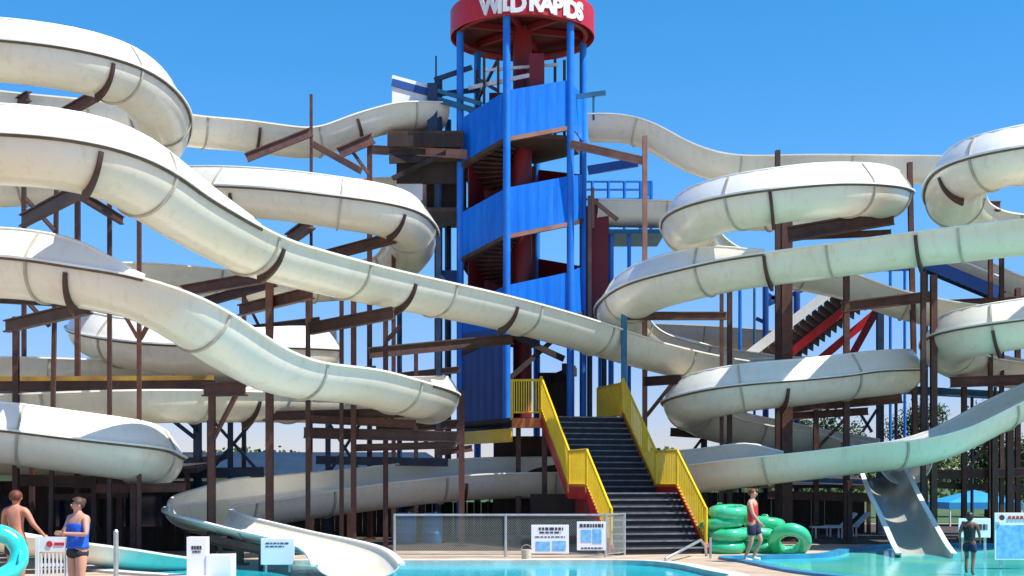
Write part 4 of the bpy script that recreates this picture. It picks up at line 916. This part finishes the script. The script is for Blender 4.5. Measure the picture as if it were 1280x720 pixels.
# white gate the left bather leans on
wg = thing('slatted_gate', 'white slatted poolside gate with red marks beside the woman', 'gate', V((X_at(64, 21.6), 21.6, 0)))
g0, g1 = X_at(47, 21.6), X_at(86, 21.6); zt = P(60, 671, 21.6).z
for x in (g0, g1):
    b = MB(); b.box(V((x, 21.6, zt / 2)), (.06, .06, zt)); b.build('post', 'white', wg)
b = MB(); b.box(V(((g0 + g1) / 2, 21.6, zt - .12)), (g1 - g0 - .065, .04, .24)); b.build('head_panel', 'white', wg)
b = MB()
for k in range(7): b.box(V((g0 + (g1 - g0) * (k + 1) / 8, 21.6, (zt - .26) / 2 + .02)), (.025, .03, zt - .3))
b.box(V(((g0 + g1) / 2, 21.605, .12)), (g1 - g0 - .07, .025, .05)); b.box(V(((g0 + g1) / 2, 21.605, .55)), (g1 - g0 - .07, .025, .05)); b.build('slats', 'white', wg)
b = MB(); q = P(62, 680, 21.58); b.tube(q, q + V((0, -.015, 0)), .05, n=16); b.build('round_mark', 'inkred', wg)
b = MB(); b.box(P(74, 680, 21.575), (.16, .01, .05)); b.build('printed_line', 'inkred', wg)
pp = thing('marker_post', 'thin grey metal post right of the woman in blue', 'post', V((X_at(145, 24), 24, 0)))
b = MB(); b.tube(V((X_at(145, 24), 24, 0)), V((X_at(145, 24), 24, 1.0)), .045); b.build('pipe', 'steel', pp)
b = MB(); b.tube(V((X_at(145, 24), 24, 1.0)), V((X_at(145, 24), 24, 1.04)), .05, .02); b.build('cap', 'steel', pp)
hr = thing('entry_handrail', 'leaning grey handrail at the foot of the stairs', 'handrail', V((X_at(885, 34.6), 34.6, 0)))
e0 = P(876, 675, 34.4); e1 = P(832, 708, 31.4); e1.z = .1
b = MB(); b.path([V((e0.x + .15, e0.y + .05, 0)), e0 + V((.12, 0, -.15)), e0 + V((0, 0, 0)), e1], .035, 8); b.build('rail', 'steel', hr, smooth=True)
b = MB(); b.tube(P(888, 672, 33.4), V((P(888, 672, 33.4).x, 33.4, 0)), .03); b.build('post', 'steel', hr)
bc = thing('bait_cooler', 'small white bucket on the deck before the mesh fence', 'bucket', V((X_at(658, 33), 33, 0)))
bc.name = 'bucket'; WL['bucket'] = V((X_at(658, 33), 33, 0))
b = MB(); b.tube(V((X_at(658, 33), 33, 0)), V((X_at(658, 33), 33, .24)), .11, .13, n=16); b.build('pail', 'cream', bc, smooth='auto')
b = MB(); b.path([V((X_at(658, 33) + .13 * math.cos(R(k * 20)), 33, .23 + .13 * math.sin(R(k * 20)))) for k in range(10)], .008, 6); b.build('handle', 'steel', bc)

for i, (px, lab) in enumerate(((508, 'blue plastic barrel behind the left end of the mesh fence'), (541, 'blue plastic barrel behind the mesh fence nearest the brown post'))):
    c = V((X_at(px, 42), 42, 0)); t = thing('barrel', lab, 'barrel', c, 'blue barrels behind the fence'); b = MB()
    prof_ = [(.26, 0), (.30, .05), (.31, .3), (.325, .32), (.31, .34), (.31, .6), (.325, .62), (.31, .64), (.30, .9), (.26, .95)]; nn = 24
    vs = [c + V((r_ * math.cos(2 * math.pi * k / nn), r_ * math.sin(2 * math.pi * k / nn), z_)) for r_, z_ in prof_ for k in range(nn)]
    b.add(vs, [(j * nn + k, j * nn + (k + 1) % nn, (j + 1) * nn + (k + 1) % nn, (j + 1) * nn + k) for j in range(len(prof_) - 1) for k in range(nn)] + [tuple(9 * nn + k for k in range(nn))]); b.build('drum', 'canvas', t, smooth='auto')
    b = MB(); b.tube(c + V((.1, -.08, .95)), c + V((.1, -.08, .98)), .04); b.build('cap', 'white', t)
# ------------------------------------------------------------------ inflatable tubes
def torus_mesh(name, R0, r0, m, nu=40, nv=18):
    b = MB(); vs = []
    for i in range(nu):
        a = 2 * math.pi * i / nu
        wob = 1 + .02 * math.cos(8 * a)
        for j in range(nv):
            t = 2 * math.pi * j / nv; rr = R0 + r0 * wob * math.cos(t); vs.append(V((rr * math.cos(a), rr * math.sin(a), r0 * wob * math.sin(t))))
    fs = [(i * nv + j, ((i + 1) % nu) * nv + j, ((i + 1) % nu) * nv + (j + 1) % nv, i * nv + (j + 1) % nv) for i in range(nu) for j in range(nv)]
    b.add(vs, fs); return b
def make_tube(label, loc, m, R0, r0, group):
    t = thing('inflatable_tube', label, 'inflatable tube', (0, 0, 0), group)
    torus_mesh('ring', R0, r0, m).build('ring', m, t, smooth=True)
    for s in (0, math.pi):
        b = MB(); c = V((R0 * math.cos(s), R0 * math.sin(s), r0 * .96)); tn = V((-math.sin(s), math.cos(s), 0))
        b.path([c - tn * .1, c - tn * .06 + V((0, 0, .05)), c + tn * .06 + V((0, 0, .05)), c + tn * .1], .014, 6); b.build('handle', m, t, smooth=True)
    t.location = V(loc); return t
GT = 'green rental tubes stacked by the pool'
tubes = [((903, 36.0, 0), .0, 'bottom green tube of the stack beside the stair foot'), ((909, 35.9, 1), .08, 'second green tube up in the stack beside the stair foot'), ((902, 36.1, 2), -.10, 'third green tube up in the stack beside the stair foot'), ((911, 36.0, 2.95), .12, 'top green tube of the stack beside the stair foot'),
         ((950, 36.4, 0), .0, 'bottom green tube of the stack behind the man in red'), ((943, 36.3, 1.0), -.10, 'middle green tube of the stack behind the man in red'), ((955, 36.5, 1.95), .16, 'top green tube of the stack behind the man in red'), ((987, 35.5, .55), .95, 'tilted green tube leaning at the right end of the stacks')]
src = None
for i, ((px, D, lv), tilt, lab) in enumerate(tubes):
    loc = V((X_at(px, D), D, .17 + lv * .315))
    if src is None: src = t = make_tube(lab, loc, 'tubegreen', .40, .17, GT)
    else: t = copy_tree(src); t['label'] = lab; t.location = loc
    t.rotation_euler = (tilt * .8 + random.uniform(-.03, .05), tilt * .6 + random.uniform(-.05, .05), random.uniform(0, 6)); sc_ = random.uniform(.96, 1.1); t.scale = (sc_, sc_, random.uniform(.95, 1.04))
t = make_tube('turquoise inflatable tube held by the bare chested bather at the left edge', P(-6, 694, 21.2), 'tubeteal', .36, .145, None)
t.rotation_euler = (R(72), R(12), R(18))

# ------------------------------------------------------------------ people
def skin_mesh(name, verts, edges, radii, root, m, parent, sub=2, origin=V((0, 0, 0)), rotz=0, scale=1.0):
    me = bpy.data.meshes.new(name + '_cage'); me.from_pydata(verts, edges, [])
    ob = bpy.data.objects.new(name + '_cage', me); COL.objects.link(ob)
    md = ob.modifiers.new('skin', 'SKIN'); md.use_smooth_shade = True
    for i, r in enumerate(radii):
        rr = r if isinstance(r, tuple) else (r, r)
        me.skin_vertices[0].data[i].radius = rr; me.skin_vertices[0].data[i].use_root = (i == root)
    sb = ob.modifiers.new('sub', 'SUBSURF'); sb.levels = sub; sb.render_levels = sub
    bpy.context.view_layer.update()
    dg = bpy.context.evaluated_depsgraph_get()
    res = bpy.data.meshes.new_from_object(ob.evaluated_get(dg))
    bpy.data.objects.remove(ob); bpy.data.meshes.remove(me)
    mt = Matrix.Translation(V((0, 0, 0))) @ Matrix.Rotation(rotz, 4, 'Z') @ Matrix.Scale(scale, 4)
    res.transform(mt); res.name = name
    res.materials.clear(); res.materials.append(M[m])
    for p in res.polygons: p.use_smooth = True
    return mesh_obj(name, res, parent)

def base_pose():   # standing, faces -y, height about 1.75; x = figure's own left is +x (as seen from the front it is on the right)
    return dict(pelvis=(0, 0, .94), waist=(0, 0, 1.10), chest=(0, .01, 1.28), upper=(0, .015, 1.42), neck=(0, .01, 1.52), chin=(0, -.01, 1.575), head=(0, -.015, 1.645), crown=(0, 0, 1.715),
                shL=(.19, .015, 1.43), elL=(.25, .03, 1.14), wrL=(.26, -.05, .90), shR=(-.19, .015, 1.43), elR=(-.25, .03, 1.14), wrR=(-.26, -.05, .90),
                hipL=(.10, 0, .90), knL=(.11, -.02, .50), anL=(.11, .03, .08), toL=(.13, -.13, .03), hipR=(-.10, 0, .90), knR=(-.11, -.02, .50), anR=(-.11, .03, .08), toR=(-.13, -.13, .03))
def person(label, loc, rotz, scale, pose, skin, hair, clothes, hairshape='short', bulk=1.0, fem=False, noseg=True):
    J = base_pose(); J.update(pose); J = {k: V(v) for k, v in J.items() if k[0] != '_'}
    t = thing('person', label, 'person', loc)
    names = list(J); idx = {k: i for i, k in enumerate(names)}; vs = [J[k] for k in names]
    rad = dict(pelvis=.135 * bulk, waist=.122 * bulk, chest=.142 * bulk, upper=.11 * bulk, neck=.055, chin=.068, head=.095, crown=.062, shL=.066, shR=.066, elL=.045, elR=.045, wrL=.028, wrR=.028,
               hipL=.10 * bulk, hipR=.10 * bulk, knL=.062 * bulk, knR=.062 * bulk, anL=.04, anR=.04, toL=.035, toR=.035)
    ra = [rad[k] for k in names]
    E = [('pelvis', 'waist'), ('waist', 'chest'), ('chest', 'upper'), ('upper', 'neck'), ('neck', 'chin'), ('chin', 'head'), ('head', 'crown'), ('upper', 'shL'), ('shL', 'elL'), ('elL', 'wrL'), ('upper', 'shR'), ('shR', 'elR'), ('elR', 'wrR'),
         ('pelvis', 'hipL'), ('hipL', 'knL'), ('knL', 'anL'), ('anL', 'toL'), ('pelvis', 'hipR'), ('hipR', 'knR'), ('knR', 'anR'), ('anR', 'toR')]
    E = [(idx[a], idx[b]) for a, b in E]
    # nose
    fd = V((0, -1, 0)); hd = J['head']
    # hands: palm and five fingers
    for s, sg in (('L', 1), ('R', -1)):
        wv = J['wr' + s]; d = (wv - J['el' + s]).normalized(); inw = V((-sg, 0, 0)); sp = d.cross(inw).normalized()
        if sp.length < .1: sp = V((0, 1, 0))
        if sp.y > 0: sp = -sp                    # thumb side forward
        palm = wv + d * .075; vs.append(palm); ra.append(.034); pi = len(vs) - 1; E.append((idx['wr' + s], pi))
        for k, (o, ln) in enumerate(((.030, .075), (.010, .085), (-.010, .08), (-.030, .062))):
            m1 = palm + d * .035 + sp * o; m2 = m1 + d * ln * .55 + inw * .008; m3 = m2 + d * ln * .4 + inw * .022
            i0 = len(vs); vs += [m1, m2, m3]; ra += [.0105, .0095, .008]; E += [(pi, i0), (i0, i0 + 1), (i0 + 1, i0 + 2)]
        th1 = wv + d * .045 + sp * .038; th2 = th1 + d * .035 + sp * .02
        i0 = len(vs); vs += [th1, th2]; ra += [.013, .010]; E += [(pi, i0), (i0, i0 + 1)]
    body = skin_mesh('body', vs, E, ra, idx['pelvis'], skin, t, 2, rotz=rotz, scale=scale)
    def put(mb, name, m, sm=True):
        mb.v = [(Matrix.Rotation(rotz, 3, 'Z') @ (p * scale)) + V(loc) for p in mb.v]; return mb.build(name, m, t, smooth=sm)
    def ball(c, rx, ry, rz, lo=-1.0, cut=None):
        b = MB(); nu, nv = 18, 12; v2 = []
        for j in range(nv + 1):
            ph = -math.pi / 2 + math.pi * j / nv
            for i in range(nu):
                th = 2 * math.pi * i / nu; v2.append(V(c) + V((rx * math.cos(ph) * math.cos(th), ry * math.cos(ph) * math.sin(th), rz * math.sin(ph))))
        fs = [(j * nu + i, j * nu + (i + 1) % nu, (j + 1) * nu + (i + 1) % nu, (j + 1) * nu + i) for j in range(nv) for i in range(nu)]
        if cut: fs = [f for f in fs if cut(sum((v2[q] for q in f), V((0, 0, 0))) / 4 - V(c))]
        b.add(v2, fs); return b
    yaw = pose.get('_yaw', 0)
    hm = Matrix.Rotation(yaw, 3, 'Z')
    def face(mb): mb.v = [hd + hm @ (p - hd) for p in mb.v]; return mb
    put(face(ball(hd + V((0, -.092, -.008)), .013, .014, .022)), 'nose', skin)
    for sx in (-1, 1):
        put(face(ball(hd + V((sx * .034, -.083, .018)), .011, .009, .008)), 'eye', 'eye')
        put(face(ball(hd + V((sx * .094, .005, .0)), .012, .026, .034)), 'ear', skin)
    put(face(ball(hd + V((0, -.088, -.052)), .026, .008, .007)), 'mouth', 'inkred' if fem else 'skinred')
    if hairshape == 'short': put(face(ball(hd + V((0, .022, .028)), .112, .115, .105, cut=lambda q: q.z > -.02 + .9 * max(0, -q.y - .02) - (.05 if q.y > .02 else 0))), 'hair', hair)
    elif hairshape == 'bob': put(face(ball(hd + V((0, .022, .015)), .118, .118, .13, cut=lambda q: q.z > -.11 + 1.9 * max(0, -q.y - .035))), 'hair', hair)
    elif hairshape == 'up':
        put(face(ball(hd + V((0, .022, .028)), .112, .114, .107, cut=lambda q: q.z > -.03 + .95 * max(0, -q.y - .02) - (.05 if q.y > .02 else 0))), 'hair', hair)
        put(face(ball(hd + V((0, .11, .06)), .05, .05, .05)), 'hair_bun', hair)
    def fit(kind, m_):
        lo = J['pelvis'].lerp(J['waist'], .15 if kind == 'tank' else -.05)
        if kind == 'tank': st_ = [(lo, .168, .128), (J['waist'], .155, .122), (J['chest'], .182, .138), (J['chest'].lerp(J['upper'], .6), .178, .125), (J['upper'].lerp(J['neck'], .1), .12, .098), (J['upper'].lerp(J['neck'], .35), .085, .075)]
        else: st_ = [(lo, .172, .145), (J['waist'], .150, .130), (J['chest'], .172, .150), (J['chest'].lerp(J['upper'], .42), .168, .140)]
        b = MB(); nu = 24; v2 = []
        for c, rx, ry in st_:
            v2 += [c + V((rx * bulk * math.cos(2 * math.pi * i / nu), ry * bulk * math.sin(2 * math.pi * i / nu), .006 * math.sin(5 * 2 * math.pi * i / nu))) for i in range(nu)]
        b.add(v2, [(j * nu + i, j * nu + (i + 1) % nu, (j + 1) * nu + (i + 1) % nu, (j + 1) * nu + i) for j in range(len(st_) - 1) for i in range(nu)])
        ob = put(b, 'tank_top' if kind == 'tank' else 'strapless_top', m_)
        sb = ob.modifiers.new('smooth', 'SUBSURF'); sb.levels = 2; sb.render_levels = 2
        so_ = ob.modifiers.new('hem', 'SOLIDIFY'); so_.thickness = .012
    for cl in clothes:
        kind, m_ = cl[0], cl[1]
        if kind == 'shorts':
            kk = cl[2] if len(cl) > 2 else .55
            c = dict(w=J['waist'].lerp(J['pelvis'], .45), p=J['pelvis'], a=J['hipL'], b=J['hipL'].lerp(J['knL'], kk), d=J['hipR'], e=J['hipR'].lerp(J['knR'], kk))
            nn = list(c); skin_mesh('shorts', [c[k] for k in nn], [(0, 1), (1, 2), (2, 3), (1, 4), (4, 5)], [.142 * bulk, .155 * bulk, .122 * bulk, .115 * bulk, .122 * bulk, .115 * bulk], 1, m_, t, 2, rotz=rotz, scale=scale)
        elif kind in ('tank', 'tube'):
            fit(kind, m_)
        elif kind == 'tank_old':
            c = [J['pelvis'].lerp(J['waist'], .2), J['waist'], J['chest'], J['upper'] + V((0, 0, -.01)), J['upper'].lerp(J['shL'], .6), J['upper'].lerp(J['shR'], .6)]
            skin_mesh('tank_top', c, [(0, 1), (1, 2), (2, 3), (3, 4), (3, 5)], [.15 * bulk, .14 * bulk, .158 * bulk, .123 * bulk, .078, .078], 1, m_, t, 2, rotz=rotz, scale=scale)
        elif kind == 'tube_old':
            c = [J['pelvis'].lerp(J['waist'], -.1), J['waist'], J['chest'], J['chest'].lerp(J['upper'], .35)]
            skin_mesh('strapless_top', c, [(0, 1), (1, 2), (2, 3)], [.165 * bulk, .15 * bulk, .165 * bulk, .15 * bulk], 1, m_, t, 2, rotz=rotz, scale=scale)
        elif kind == 'shoes':
            for s in 'LR': skin_mesh('shoe', [J['an' + s] + V((0, .02, -.035)), J['an' + s].lerp(J['to' + s], .5) + V((0, 0, -.012)), J['to' + s] + V((0, -.03, .01))], [(0, 1), (1, 2)], [.052, .052, .042], 0, m_, t, 2, rotz=rotz, scale=scale)
    return t
# bare chested bather, back turned, right side arm reaching to the gate
lx = X_at(20, 22.4)
person('shirtless auburn haired bather in dark green trunks leaning on the white gate', V((lx, 22.4, 0)), R(180 - 12), .985,
       dict(elR=(-.31, -.02, 1.20), wrR=(-.44, -.10, 1.03), elL=(.27, -.06, 1.16), wrL=(.36, -.24, 1.02), knL=(.12, -.05, .5)), 'skinred', 'hairred', [('shorts', 'clothgreen', .6)], 'short', 1.0)
person('woman in strapless blue top and black shorts standing with folded arms', V((X_at(97, 20.6), 20.6, 0)), R(-35), .93,
       dict(elL=(.30, -.06, 1.16), wrL=(.06, -.25, 1.18), elR=(-.30, -.06, 1.15), wrR=(-.05, -.235, 1.22), _yaw=R(-15)), 'skin', 'hairbrown', [('tube', 'clothblue'), ('shorts', 'clothblack', .42)], 'up', 1.22, True)
person('man in red tank top and dark shorts walking past the green tubes', V((X_at(941, 31.9), 31.9, 0)), R(62), .985,
       dict(knL=(.11, -.17, .53), anL=(.10, .02, .12), toL=(.11, -.13, .05), knR=(-.11, .0, .50), anR=(-.11, .16, .09), toR=(-.12, .0, .03), elL=(.24, .12, 1.17), wrL=(.25, .04, .92), elR=(-.24, -.08, 1.16), wrR=(-.23, -.22, .98)), 'skin', 'hairred',
       [('tank', 'clothred'), ('shorts', 'clothnavy', .72), ('shoes', 'shoe')], 'short', .98)
person('dark haired child in dark shirt and shorts walking in the wading pool', V((X_at(1212, 28.0), 28.0, -.05)), R(150), .74,
       dict(knL=(.11, -.18, .54), anL=(.10, -.04, .12), toL=(.11, -.2, .07), knR=(-.11, .02, .5), anR=(-.11, .2, .1), toR=(-.12, .06, .03), elL=(.25, .1, 1.17), wrL=(.25, .06, .92), elR=(-.25, -.06, 1.16), wrR=(-.24, -.2, .98)), 'skinbrown', 'hairblack',
       [('tank', 'clothblack'), ('shorts', 'clothnavy', .7)], 'bob', .98)

# ------------------------------------------------------------------ trees
def tree_meshes(seed, H, W, leafm, nl):
    rg = random.Random(seed); tb = MB(); th = H * .34
    tb.path([V((0, 0, 0)), V((.04 * H * rg.uniform(-.5, .5), 0, th * .5)), V((0, .02 * H, th)), V((.02 * H, 0, H * .72))], [.05 * H * .5, .04 * H * .5, .034 * H * .5, .008 * H], 8)
    clumps = []
    for k in range(16):
        a = rg.uniform(0, 6.283); rr = W * .5 * rg.uniform(.15, .85); z = H * rg.uniform(.3, .9); rr *= math.sin(min(1, (1.05 - z / H) * 1.9) * math.pi / 2) ** .7
        c = V((rr * math.cos(a), rr * math.sin(a), z)); clumps.append((c, W * rg.uniform(.13, .24)))
        tb.path([V((0, 0, min(z * .8, th * 1.1))), V((0, 0, min(z * .85, th * 1.2))).lerp(c, .5) + V((0, 0, .03 * H)), c], [.012 * H, .008 * H, .003 * H], 5)
    clumps.append((V((0, 0, H * .86)), W * .2))
    lb_ = MB()
    for k in range(nl):
        c, r = rg.choice(clumps); d = V((rg.gauss(0, 1), rg.gauss(0, 1), rg.gauss(0, .8))).normalized() * r * rg.uniform(.4, 1.12); p = c + d
        s = rg.uniform(.030, .065) * W * .32; x = V((rg.gauss(0, 1), rg.gauss(0, 1), rg.gauss(0, 1))).normalized(); y = x.cross(d.normalized() + V((.01, 0, .2))).normalized()
        lb_.add([p - x * s, p + y * s * .6, p + x * s, p - y * s * .6], [(0, 1, 2, 3)])
    return tb, lb_
protos = []
for i, (H, W, lm, nl) in enumerate(((5.6, 5.0, 'leaf1', 7000), (4.2, 4.6, 'leaf2', 6000), (6.6, 4.4, 'leaf1', 7000))):
    protos.append((H, W, lm, nl))
spots = []
rg = random.Random(3)
tl = ['dark broad tree', 'mid green round tree', 'tall dark tree']
labels = [
 (0, 17.5, 74, 1.2, 'dark broad tree behind the dark haired child and the blue canopies'), (2, 22.2, 73, 1.0, 'tall dark tree at the right edge under the lowest flume'), (0, 26.5, 75, 1.15, 'dark broad tree just past the right frame edge'),
 (1, 13.4, 82, .5, 'small round tree behind the gray chute'), (1, 9.0, 84, .45, 'small round tree seen below the right spiral loops'), (1, 4.5, 86, .42, 'small round tree hidden behind the stairs'),
 (0, -24.5, 90, .8, 'broad tree over the left end of the blue roofed building'), (1, -30.5, 92, .95, 'round tree at the far left beyond the shed'), (0, -36, 92, .9, 'dark broad tree at the left frame edge'), (1, -13.5, 90, .74, 'round tree peeking over the middle of the blue roof'),
 (1, -7.5, 91, .8, 'round tree over the right half of the blue roof'), (2, -1.5, 90, .4, 'slim tree behind the tower base'), (1, 31, 80, .9, 'round tree beyond the right edge of the canopies'), (0, -18.6, 93, .75, 'broad dark tree between two round trees over the blue roof')]
src = {}
for (k, x, y, s, lab) in labels:
    if k not in src:
        H, W, lm, nl = protos[k]; tb, lb_ = tree_meshes(11 + k, H, W, lm, nl)
        t = thing('tree', lab, 'tree', (0, 0, 0), 'trees beyond the slides'); tb.build('trunk', 'bark', t, smooth=True); lb_.build('crown', lm, t); src[k] = t
    else: t = copy_tree(src[k]); t['label'] = lab
    t.location = (x, y, 0); t.scale = (s, s, s); t.rotation_euler = (0, 0, rg.uniform(0, 6.28))
# far woods closing the horizon
rgw = random.Random(5); wbm = MB()
for k in range(20000):
    x = rgw.uniform(-160, 160); y = rgw.uniform(150, 190); h = 3.6 + 1.5 * math.sin(x * .13) + 1.2 * math.sin(x * .37 + 1) + (y - 150) * .03
    p = V((x, y, rgw.uniform(0, 1) ** .7 * h)); s = rgw.uniform(.22, .5); a = V((rgw.gauss(0, 1), rgw.gauss(0, 1), rgw.gauss(0, 1))).normalized(); c = a.cross(V((.2, -1, .3))).normalized()
    wbm.add([p - a * s, p + c * s * .7, p + a * s, p - c * s * .7], [(0, 1, 2, 3)])
tag(wbm.build('woods', 'leaf2'), 'far belt of woods along the horizon', 'woods', kind='stuff')
